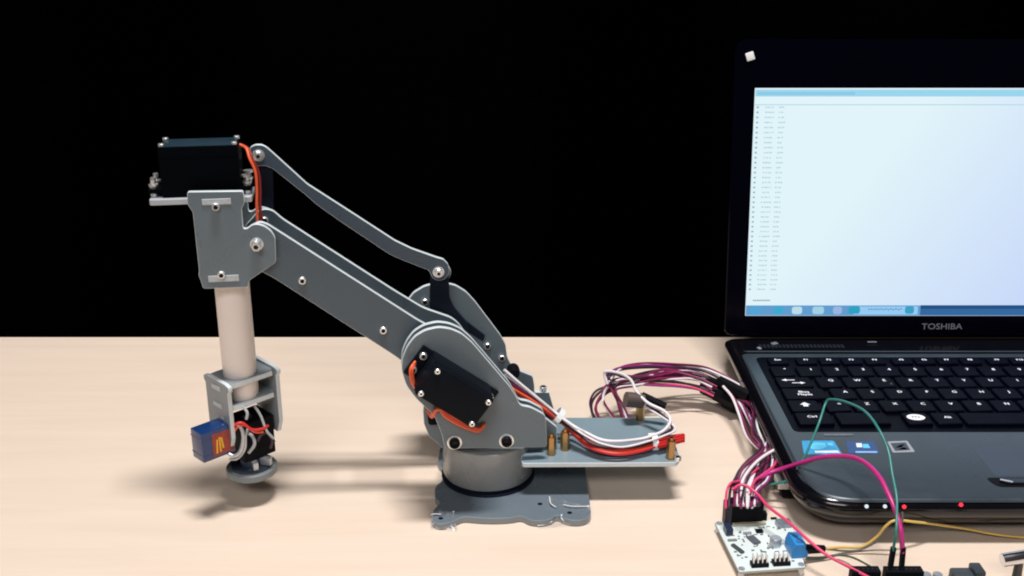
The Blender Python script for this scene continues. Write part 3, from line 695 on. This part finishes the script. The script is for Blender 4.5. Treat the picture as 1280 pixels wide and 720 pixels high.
def band(name, y0, y1, x0, x1, m, z=.45, bot=True):
    bm = new(); add_box(bm, ((x0 + x1) / 2, (y0 + y1) / 2, zf + z), (x1 - x0, y1 - y0, .08)); return obj(name, bm, m, disp, TL)
top = DY0 + DH
band('title_bar', top - 6.2, top - 1.2, -DX + .5, DX - .5, emit('title_blue', (.36, .74, .95), .9))
band('title_bar', top - 5.0, top - 3.0, -DX + 2, -DX + 75, emit('title_dark', (.30, .66, .88), .88), .55)
band('menu_line', top - 12.6, top - 12.0, -DX + .5, DX - .5, emit('menu_grey', (.5, .72, .85), .9))
band('taskbar', DY0 + .3, DY0 + 8.2, -DX + .3, -DX + 136, emit('task_blue', (.15, .42, .78), .8))
band('taskbar', DY0 + .3, DY0 + 8.4, -DX + 136, DX - .3, emit('task_deep', (.05, .20, .50), .7))
band('taskbar', DY0 + 5.6, DY0 + 8.4, -DX + 136, DX - .3, emit('task_shadow', (.03, .14, .38), .6), .55)
band('task_button', DY0 + 1, DY0 + 7.4, -DX + 84, -DX + 134, emit('task_light', (.34, .66, 1), .9), .5)
for x, y0, y1, wdt, c in ((4, 1, 8, 8, (.10, .42, .75)), (22, 1.5, 7.5, 7, (.05, .45, .72)), (36, 1.2, 7.4, 8, (.55, .80, .92)), (52, 1.2, 7.4, 9, (.40, .70, .88)), (68, 1.2, 7.4, 7, (.36, .52, .82)), (80, 1.2, 8, 9, (.03, .40, .60)), (124, 1.6, 7.6, 7, (.05, .40, .62))):
    bm = new(); cx, cy = -DX + x + wdt / 2, DY0 + (y0 + y1) / 2
    add_prism(bm, rounded([(cx - wdt / 2, cy + 3), (cx - wdt / 2, cy - 3), (cx + wdt / 2, cy - 3), (cx + wdt / 2, cy + 3)], 2.2, 4), XY, zf + .56, zf + .62); obj('task_icon', bm, emit('icon', c, .9), disp, TL)
bm = new()
for i in range(14): add_box(bm, (-DX + 96 + i * 1.9, DY0 + 5.2 + .3 * math.sin(i * 3), zf + .6), (1.1, 1.0, .06))
obj('task_caption', bm, emit('caption', (.10, .28, .55), .8), disp, TL)
# rows of faint figures at the left of the window (too small to read)
bm = new()
nrow = 38
for i in range(nrow):
    y = top - 14.2 - i * (DH - 14.2 - 21) / (nrow - 1)
    add_box(bm, (-DX + 2.6, y, zf + .5), (1.6, 1.3, .06), mi=0)
    for x0, x1 in ((8, 15.6), (18, 23.6)):
        x = x0 + random.random() * .8
        while x < x1 - 1:
            wd = random.choice((.7, .9, 1.3)); add_box(bm, (-DX + x + wd / 2, y + random.uniform(-.1, .1), zf + .5), (wd, .95, .06), mi=1); x += wd + random.choice((.4, .5, 1.0))
obj('list_text', bm, [emit('list_mark', (.38, .52, .66), .85), emit('list_grey', (.46, .66, .74), .9)], disp, TL)['kind'] = 'stuff'
bm = new()
for i in range(9): add_box(bm, (-DX + 6 + i * 1.5, DY0 + 12.2, zf + .5), (1.0, .9, .06))
obj('status_text', bm, emit('status', (.12, .22, .32), .8), disp, TL)
bm = new(); lp = TL.inverted() @ WY(1175, 407, 798)
add_text(bm, 'TOSHIBA', 6.6, at((lp.x * 1000, lp.y * 1000, zf + .35)), 0, sx=1.18)
bmesh.ops.solidify(bm, geom=list(bm.faces), thickness=.0002)
obj('brand_lettering', bm, LOGO, lid, TL)
tl = TL.inverted() @ WY(937, 70.5, 826)
bm = new(); add_box(bm, (tl.x * 1000, tl.y * 1000, zf + .8), (6.2, 6.2, 1.8), Matrix.Rotation(rad(18), 3, 'Z'), .7); obj('rubber_bumper', bm, mat('bumper_white', (.85, .86, .88), .35), lid, TL, smooth=40)
# plug in the left side of the laptop
bm = new(); p = WZ(988, 606, 12) * 1000; add_box(bm, (p.x + 1, p.y + 4, 12), (18, 12, 4.6), None, .5); pl = obj('usb_plug', bm, STEEL); setprops(pl, 'small silver plug in the left side of the laptop near the front corner', 'plug')
bm = new(); add_box(bm, (p.x + 2, p.y + 4, 6.6), (15, 12, 4.0), None, .6); obj('plug_sleeve', bm, MBLK, pl)

# ------------------------------------------------------------------ cable bundle from the robot to the servo board
cab = thing('cable_bundle', 'bundle of white and maroon wires looping from the robot arm to the white board', 'cables', WZ(880, 500, 0))
def ww(pl): return [WZ(a, b, z) for a, b, z in pl]
def rw(pl): return [TR @ (LP(a, b, y) * MM) for a, b, y in pl]
def cw(pts, r, m):
    pts = [p + Vector((random.uniform(-1, 1), random.uniform(-1, 1), random.uniform(-.6, .6))) * .0006 if 0 < i < len(pts) - 1 else p for i, p in enumerate(pts)]
    return wire('wire', pts, r, m, cab)
# from the arm over the tray
for k, (m, o1, o2, r) in enumerate(((WHITEW, -3, -6, 1.2), (WHITEW, -1, -3, .8), (MAROON, 1, -2, 1.3), (ORANGE, 3, 3.2, 1.5), (REDW, 4, 5.5, 1.4), (REDW, 5, .8, 1.4), (DARKW, 6, -8, 1.2), (DARKW, 9, -1, 1.3))):
    st = rw([(630, 470 + o1 * 2.6, 2 + k * .5), (650, 485 + o1 * 1.9, 0), (675, 503 + o1 * 1.4, -2), (697, 520 + o1 * .8, -4)])
    if k == 0:
        en = ww([(718, 532, 46), (733, 541, 42), (752, 549, 40), (773, 551.5, 39), (800, 548, 38), (815, 545, 39), (831, 537, 40), (838, 526, 42), (831, 514, 44), (812, 506, 46), (803, 498, 48), (795, 488, 50), (787, 474, 50), (773, 466, 48), (757, 465, 46), (759, 480, 38)])
    elif k == 1:
        en = ww([(720, 537, 44), (738, 549, 40), (755, 556, 38), (780, 558, 37), (812, 552, 38), (838, 541, 40), (845, 536, 40), (838, 529, 40), (820, 517, 42), (806, 508, 43)])
    elif m is DARKW and o2 == -8:
        en = ww([(722, 542, 41), (742, 555, 38), (770, 560, 36), (805, 556, 36), (834, 541, 38), (840, 532, 38), (826, 519, 41), (808, 507, 43)])
    else:
        en = ww([(716, 534 + o2 * 1.2, 42 - k), (735, 550 + o2 * 1.3, 37 - k * .5), (755, 558 + o2 * 1.3, 34), (778, 561 + o2 * 1.2, 33), (805, 557 + o2, 33), (830, 549 + o2 * .8, 34), (851, 545 + o2 * .5, 35)])
    cw(st + en, r * .85, m)
# red connector ends at the tray's corner
for k in range(3):
    a, b = WZ(822, 552 + k * 3.0, 36 - k), WZ(855, 544 + k * 3, 36 - k)
    bm = new(); add_tube(bm, [a, (a + b) / 2, b], 1.5, 4, sub=1); obj('connector', bm, REDW, cab)
# cable ties
def tie(p, r, ax):
    bm = new(); M = Matrix.Translation(p) @ ax
    add_lathe(bm, [(r, -1.8), (r + .7, -1.8), (r + .7, 1.8), (r, 1.8), (r, -1.8)], M, 16)
    bm.faces.ensure_lookup_table(); add_b = new(); bmesh.ops.create_cube(add_b, size=.0046)
    me = bpy.data.meshes.new('x'); add_b.transform(M @ Matrix.Translation((0, -(r + 1.6) * MM, 0))); add_b.to_mesh(me); add_b.free(); bm.from_mesh(me); bpy.data.meshes.remove(me)
    obj('cable_tie', bm, TIE, cab)
tdir = Vector((1, -.15, -.75)).to_track_quat('Z', 'Y').to_matrix().to_4x4()
tie(TR @ (LP(697, 521, -4) * MM), 6.0, tdir)
tie(WZ(818, 553, 34), 4.5, Vector((1, .1, .05)).to_track_quat('Z', 'X').to_matrix().to_4x4())
# leads looping behind the tray and over to the heat-shrunk joint
R1 = [(WHITEW, 1.05, [(786, 530, 22), (773, 527, 20), (764, 518, 18), (754, 503, 20), (757, 487, 26), (773, 476, 30), (801, 473, 30), (838, 464, 28), (870, 470, 24), (894, 481, 20)]),
      (DARKW, 1.2, [(750, 532, 18), (741, 520, 16), (740, 504, 18), (749, 490, 22), (769, 480, 26), (800, 468, 28), (838, 462, 26), (872, 466, 24), (900, 478, 20)]),
      (MAROON, 1.1, [(758, 532, 18), (749, 522, 16), (745, 508, 18), (752, 493, 22), (770, 484, 26), (800, 476, 28), (838, 472, 26), (872, 476, 22), (898, 488, 18)]),
      (DARKW, 1.2, [(790, 530, 20), (783, 520, 18), (775, 500, 22), (767, 487, 28), (762, 474, 34), (772, 463, 34), (806, 459.5, 32), (842, 460, 28), (876, 463, 24), (904, 475, 20)]),
      (WHITEW, .95, [(759, 480, 38), (768, 470, 36), (778, 460, 34), (806, 456.5, 32), (842, 457, 28), (878, 460.5, 24), (908, 472, 20), (928, 483, 18)]),
      (MAROON, 1.1, [(780, 525, 20), (773, 505, 24), (765, 489, 30), (759, 473, 38), (762, 465, 40), (785, 470, 36), (816, 470, 30), (850, 468, 26), (880, 475, 22), (900, 484, 18)]),
      (WHITEW, .9, [(784, 526, 20), (778, 508, 22), (770, 492, 28), (774, 484, 30), (800, 480, 28), (816, 475, 28), (842, 474, 26), (866, 474, 24), (890, 484, 20)]),
      (PINKW, .9, [(805, 479, 26), (825, 480, 24), (846, 482, 22), (870, 486, 20), (892, 495, 16)]),
      (MAROON, 1.1, [(775, 478, 30), (800, 472, 30), (822, 464, 30), (846, 464, 28), (868, 472, 24), (890, 488, 18)]),
      (DARKW, 1.1, [(770, 483, 28), (806, 477, 28), (842, 477.5, 24), (870, 482, 20), (895, 490, 16)]),
      (WHITEW, .8, [(768, 478, 32), (790, 478, 30), (806, 472, 29), (830, 466, 28), (858, 463, 26), (885, 472, 22), (902, 482, 19)])]
def twin(pl_, k, amp):
    return [(a + amp * math.sin(k * 2.3 + i * .9), b + amp * math.cos(k * 1.7 + i * .7), z + 1.5 * math.sin(k + i)) for i, (a, b, z) in enumerate(pl_)]
for m, r, pl_ in R1: cw(ww(pl_), r * .85, m)
for k, (m, r, pl_) in enumerate(R1): cw(ww(twin(pl_, k, 2.4)), .85, (MAROON, DARKW, MAROON, PURP)[k % 4])
# brown and black plug housings by the far standoff
a = WZ(782, 499, 46); b = WZ(803, 501, 44)
bm = new(); add_tube(bm, [a, (a + b) / 2, b], 6.2, 10, sub=2, flat=.8); obj('plug_housing', bm, BROWN, cab, smooth=60)
a = WZ(802, 494, 48); b = WZ(832, 508, 42)
bm = new(); add_tube(bm, [a, (a + b) / 2, b], 2.6, 6, sub=2); obj('plug_housing', bm, MBLK, cab)
# black joint
for a, b, r in (((884, 478, 19), (926, 492, 17), 6.0), ((880, 484, 14), (922, 504, 13), 6.8), ((896, 492, 9), (934, 512, 9), 7.0), ((900, 478, 22), (938, 498, 20), 6.0), ((905, 502, 8), (930, 514, 6), 5.0)):
    a, b = WZ(*a), WZ(*b); bm = new(); add_tube(bm, [a, a * .6 + b * .4, b], r, 8, sub=3, flat=.8); obj('plug_housing', bm, MBLK, cab, smooth=40)
# from the joint down to the board
HX = [908 + i * 4.0 for i in range(11)]
R2 = [(WHITEW, 1.1, [(904, 483, 24), (916, 497, 22), (924, 518, 18), (932, 544, 16), (951, 562, 16), (960, 566, 16)]),
      (WHITEW, 1.0, [(922, 500, 16), (929, 512, 16), (940, 533, 16), (950, 550, 15), (957, 562, 14), (940, 576, 18), (926, 598, 22), (923, 622, 22), (922, 632, 21)]),
      (WHITEW, 1.0, [(944, 500, 18), (946, 513, 18), (946, 534, 17), (955, 556, 14), (956, 566, 14), (940, 585, 20), (932, 604, 23), (929, 622, 22), (929, 632, 21)]),
      (WHITEW, 1.1, [(955, 515, 20), (963, 527, 19), (961, 545, 18), (953, 563, 16), (946, 582, 18), (938, 605, 22), (935, 622, 22), (935, 632, 21)]),
      (WHITEW, 1.2, [(985, 558, 24), (966, 563, 23), (944, 578, 24), (930, 599, 25), (926, 618, 23), (925, 632, 21)]),
      (WHITEW, 1.0, [(969, 541, 19), (963, 556, 18), (966, 568, 17), (966, 582, 18), (957, 600, 20), (947, 614, 21), (943, 632, 21)]),
      (MAROON, 1.2, [(925, 499, 18), (936, 505, 19), (941, 516, 19), (941, 540, 17), (953, 560, 17), (930, 585, 22), (921, 604, 24), (918, 632, 21)]),
      (MAROON, 1.2, [(930, 508, 12), (940, 530, 12), (950, 552, 12), (952, 568, 12), (944, 590, 16), (938, 612, 20), (937, 632, 21)]),
      (MAROON, 1.2, [(948, 512, 14), (957, 530, 13), (956, 552, 13), (960, 570, 13), (956, 590, 17), (944, 612, 20), (940, 632, 21)]),
      (DARKW, 1.2, [(934, 512, 8), (944, 532, 8), (954, 552, 8), (960, 568, 8), (952, 590, 15), (945, 612, 20), (946, 632, 21)]),
      (DARKW, 1.2, [(940, 510, 8), (958, 526, 9), (972, 545, 10), (968, 562, 11), (958, 588, 16), (950, 612, 20), (948, 632, 21)]),
      (PINKW, 1.0, [(950, 520, 22), (966, 536, 21), (972, 556, 20), (968, 580, 19), (952, 595, 21), (941, 605, 23), (932, 632, 21)]),
      (PINKW, .9, [(948, 585, 20), (930, 598, 24), (919, 601, 27), (912, 604, 28), (908, 614, 25), (907, 635, 21)]),
      (DARKW, 1.0, [(944, 570, 19), (926, 588, 23), (914, 606, 26), (911, 620, 24), (911, 634, 21)])]
for m, r, pl_ in R2: cw(ww(pl_), r * .85, m)
for k, (m, r, pl_) in enumerate(R2[:11]): cw(ww([(q[0] + .6 * (k % 5 - 2), q[1], q[2]) if i >= len(pl_) - 2 else q for i, q in enumerate(twin(pl_, k + 5, 3.0))]), .8, (MAROON, PURP, DARKW, WHITEW)[k % 4])

# ------------------------------------------------------------------ white servo board
c4 = [WZ(a, b, 6) for a, b in ((893, 652), (924, 715), (1007, 709), (988, 649))]
ctr = sum(c4, Vector()) / 4
board = thing('servo_board', 'white circuit board with black headers and blue terminal block in front of the laptop', 'circuit board', (ctr.x, ctr.y, 0))
e1 = ((c4[2] - c4[1]) + (c4[3] - c4[0])); e1.z = 0; e1.normalize(); BA = math.atan2(e1.y, e1.x)
bm = new(); add_prism(bm, rounded([tuple((p * 1000).xy) for p in c4], 1.5, 3), XY, 4.4, 6, .15, 0, 1); obj('pcb', bm, [PCB, PCBE], board)
for p in c4:
    q = ctr.lerp(p, .9); bm = new(); add_lathe(bm, [(0, 0), (1.8, 0), (1.8, 4.4), (0, 4.4)], at((q.x * 1000, q.y * 1000, 0)), 10); obj('board_foot', bm, SILV, board)
    bm = new(); add_lathe(bm, [(0, 6), (1.9, 6), (1.9, 6.5), (0, 6.6)], at((q.x * 1000, q.y * 1000, 0)), 12); obj('mount_hole', bm, SILV, board)
RB = Matrix.Rotation(BA, 3, 'Z')
def comp(name, px, size, m, z=6, rot=0, bev=.3):
    p = WZ(px[0], px[1], z) * 1000; bm = new()
    add_box(bm, (p.x, p.y, z + size[2] / 2), size, Matrix.Rotation(BA + rad(rot), 3, 'Z'), bev); return obj(name, bm, m, board)
# large plug housings standing on the header
p = WY(928, 640, (WZ(928, 651, 6)).y * 1000)
comp('header_plug', (931, 652), (20, 5.5, 15.5), MBLK, 6.2, 0, .4)
comp('header_plug', (908, 654), (4, 6.0, 14.5), mat('plug_dark', (.02, .012, .02), .5), 6.2, 0, .4)
comp('header_strip', (936, 656), (20, 3, 1.6), mat('strip_tan', (.42, .40, .30), .5), 6)
comp('dip_switch', (910, 666), (4.2, 7, 4.5), mat('navy_plastic', (.015, .03, .07), .35), 6)
comp('header_plug', (955, 649), (2.4, 4, 5), MBLK, 6)
comp('chip', (949, 665), (4.2, 3.2, 1.4), BLK, 6)
comp('header_strip', (967, 649), (3.6, 1.4, 1.2), BLK, 6)
ch = comp('usb_socket', (979, 657), (8.5, 6, 3.2), mat('socket_grey', (.32, .35, .40), .3, metal=.7), 6)
comp('chip', (942, 676), (4.6, 8, 1.3), mat('chip_grey', (.10, .11, .13), .4), 6, 18)
comp('crystal', (934, 668), (5, 1.6, 1.4), SILV, 6)
comp('chip', (922, 687), (2.4, 9.5, 1.3), mat('chip_dark', (.06, .07, .08), .4), 6, 24)
comp('resistor_row', (915, 676), (5, 1.6, .9), mat('res_grey', (.22, .24, .24), .5), 6, 0, .1)
p = WZ(969, 682, 6) * 1000
bm = new(); add_lathe(bm, [(0, 0), (3.3, 0), (3.3, 4.8), (2.9, 5.3), (0, 5.3)], at((p.x, p.y, 6)), 20); obj('capacitor', bm, SILV, board, smooth=40)
for bx, by in ((949, 707), (976, 705)):
    hd = comp('pin_header', (bx, by), (9.8, 4.6, 2.4), BLK, 6)
    p = WZ(bx, by, 6) * 1000
    for i in range(4):
        for j in (-1, 1):
            bm = new(); q = RB @ Vector(((i - 1.5) * 2.5, j * 1.2, 0)); add_box(bm, (p.x + q.x, p.y + q.y, 10.6), (.75, .75, 5), RB, .1); obj('pin', bm, STEEL, hd)
bm = new()
for i in range(70):
    s, t = random.uniform(.08, .92), random.uniform(.08, .92)
    q = (c4[1] * (1 - s) + c4[2] * s) * (1 - t) + (c4[0] * (1 - s) + c4[3] * s) * t
    add_box(bm, (q.x * 1000, q.y * 1000, 6.2), random.choice(((1.6, .8, .6), (.8, 1.6, .6), (2.4, .5, .35), (1.0, .6, .5))), RB)
obj('surface_parts', bm, SILK, board)['kind'] = 'stuff'
# blue terminal block: tapered top, wire mouths to the right
tpx = WZ(995, 690, 6) * 1000
TB = Matrix.Translation((tpx.x * MM, tpx.y * MM, 0)) @ RB.to_4x4()
bm = new(); add_prism(bm, [(-4.6, 6), (4.6, 6), (4.6, 9.5), (3.0, 11.5), (3.0, 15), (-3.2, 15), (-4.6, 11)], lambda a, b, d: (a, d, b), -6.4, 7.0, .3); tbk = obj('terminal_block', bm, TBLUE, board, TB)
for dy in (-3, 3.4):
    bm = new(); add_lathe(bm, [(0, 15), (1.9, 15), (1.9, 15.3), (0, 15.4)], TB @ at((0, dy, 0)), 12); obj('terminal_screw', bm, mat('terminal_slot', (.03, .15, .38), .4), tbk)
bm = new(); add_box(bm, (4.7, -3, 9), (.5, 3.4, 3)); obj('wire_mouth', bm, MBLK, tbk, TB)

# ------------------------------------------------------------------ loose jumper wires
def jumper(label, pts, r, m, grp='loose jumper wires', plugs=()):
    o = thing('jumper_wire', label, 'wire', (pts[0].x, pts[0].y, 0), group=grp)
    pts = [p + Vector((random.uniform(-1, 1), random.uniform(-1, 1), random.uniform(-1, 1))) * .0009 if 0 < i < len(pts) - 2 else p for i, p in enumerate(pts)]
    wire('insulation', pts, r, m, o)
    for a, b, rr in plugs:
        bm = new(); d = (b - a); add_tube(bm, [a, a + d * .5, b], rr, 4, sub=1); obj('plug', bm, MBLK, o)
    return o
PA, PB = WZ(1113, 708, 16), WZ(1127, 708, 16)     # where the two plugs enter the header
PA2, PB2 = WY(1117, 684, PA.y * 1000 + 2), WY(1129, 684, PB.y * 1000 + 2)
jumper('thin green jumper wire arching over the laptop keyboard',
       ww([(962, 606, 16), (985, 598, 22), (997, 586, 28), (1009, 565, 38), (1022, 530, 52), (1031, 505, 60), (1040, 499, 64), (1058, 502, 68), (1080, 515, 72), (1098, 536, 72), (1108, 560, 66), (1114, 590, 58), (1120, 622, 50), (1123, 645, 44), (1120, 665, 38)]) + [PA2 + (PA - PA2) * .3],
       .75, GREENW, plugs=[(PA2, PA, 1.7)])
jumper('magenta jumper wire curving over the laptop palm rest',
       ww([(945, 600, 20), (965, 590, 22), (985, 585, 26), (1005, 577, 34), (1032, 571, 42), (1060, 571, 48), (1082, 578, 52), (1100, 595, 52), (1112, 618, 48), (1120, 640, 42), (1126, 662, 36)]) + [PB2 + (PB - PB2) * .3],
       1.35, MAGW, plugs=[(PB2, PB, 1.7)])
jumper('pink jumper wire running straight from the white board to the bottom edge',
       ww([(915, 612, 26), (930, 608, 28), (945, 616, 26), (962, 632, 24), (985, 652, 21), (1010, 676, 18), (1035, 695, 15), (1060, 708, 14), (1090, 724, 13)]), .9, PINKW)
t0 = WZ(1008, 684, 8)
jumper('yellow jumper wire running along the front of the laptop to the right edge',
       ww([(1008, 684, 9), (1030, 685, 8), (1052, 685.5, 4), (1075, 684, 3), (1095, 671, 10), (1108, 658, 17), (1122, 651, 21), (1145, 650.5, 18), (1168, 653, 12), (1205, 661, 4), (1245, 669, 2), (1290, 672, 1.5), (1330, 670, 1.5)]), .8, YELW,
       plugs=[(WZ(1008, 684, 9), WZ(1031, 685.5, 7.5), 1.9)])
jumper('thin grey jumper wire curling from the blue terminal up to the crossing wires',
       ww([(1008, 688, 8), (1030, 687, 6), (1052, 689, 3), (1075, 688, 3), (1098, 677, 9), (1115, 664, 16), (1127, 654, 22), (1128, 640, 28)]), .65, GREYW,
       plugs=[(WZ(1008, 689, 8), WZ(1030, 687.5, 6), 1.7)])
jumper('dark green jumper wire from the blue terminal to the black header block',
       ww([(1008, 697, 4), (1030, 696, 3), (1048, 693, 3), (1066, 697, 6), (1088, 708, 12)]), .6, mat('olive_wire', (.05, .10, .08), .4))

# ------------------------------------------------------------------ controller board at the bottom edge
bz0 = WZ(1080, 712, 14); q0 = bz0 * 1000
cb = thing('controller_board', 'controller board with black header blocks cut off by the bottom edge', 'circuit board', (WZ(1130, 716, 0).x, WZ(1130, 716, 0).y - .02, 0))
y_h = q0.y
bm = new(); add_box(bm, (WZ(1140, 712, 14).x * 1000, y_h - 22, 3), (84, 54, 1.6), None, .2); obj('pcb', bm, mat('teal_pcb', (.02, .16, .17), .4), cb)
for a, b in ((1061, 1097), (1103, 1150)):
    x0, x1 = WZ(a, 706, 14).x * 1000, WZ(b, 706, 14).x * 1000
    bm = new(); add_box(bm, ((x0 + x1) / 2, y_h + .5, 9), (x1 - x0, 6, 10.2), None, .4); hs_ = obj('header_socket', bm, MBLK, cb)
    for i in range(int((x1 - x0) / 2.54)):
        bm = new(); add_box(bm, (x0 + 1.6 + i * 2.54, y_h + .5, 14.12), (1.1, 1.1, .06)); obj('socket_hole', bm, DSTEEL, hs_)
x0, x1 = WZ(1188, 710, 14).x * 1000, WZ(1226, 710, 14).x * 1000
bm = new(); add_box(bm, ((x0 + x1) / 2, y_h - 1, 8.4), (x1 - x0, 9, 10), None, 1.6); jk = obj('power_jack', bm, mat('jack_grey', (.045, .055, .065), .4), cb, smooth=40)
bm = new(); add_box(bm, (x1 - 3, y_h - 1, 10), (6, 9.6, 12.4), None, 1.0); obj('jack_collar', bm, mat('jack_dark', (.03, .04, .05), .4), jk, smooth=40)
for a in (1158, 1172): 
    bm = new(); p = WZ(a, 719, 8) * 1000; add_lathe(bm, [(0, 0), (2.6, 0), (2.6, 5), (0, 5.4)], at((p.x, p.y, 3.8)), 14); obj('capacitor', bm, SILV, cb, smooth=40)
# silver clamp lever in the corner
p = WZ(1252, 697, 20) * 1000; lv = thing('clamp_lever', 'polished silver lever on a dark stem in the bottom right corner', 'lever', (p.x * MM + .012, p.y * MM, 0))
bm = new(); a = Vector((p.x, p.y, 20)) * MM; add_tube(bm, [a + Vector((0, -.001, -.001)), a + Vector((.012, 0, .0006)), a + Vector((.03, .003, .002)), a + Vector((.06, .008, .004))], 3.6, 14, sub=6); obj('lever_rod', bm, mat('chrome', (.75, .76, .8), .16, metal=1), lv, smooth=40)
bm = new(); add_lathe(bm, [(0, 0), (7, 0), (7, 2), (2.6, 3), (2.2, 18), (0, 18)], at((p.x + 10, p.y, 0)), 18); obj('stem', bm, mat('stem_dark', (.05, .045, .05), .4), lv, smooth=40)
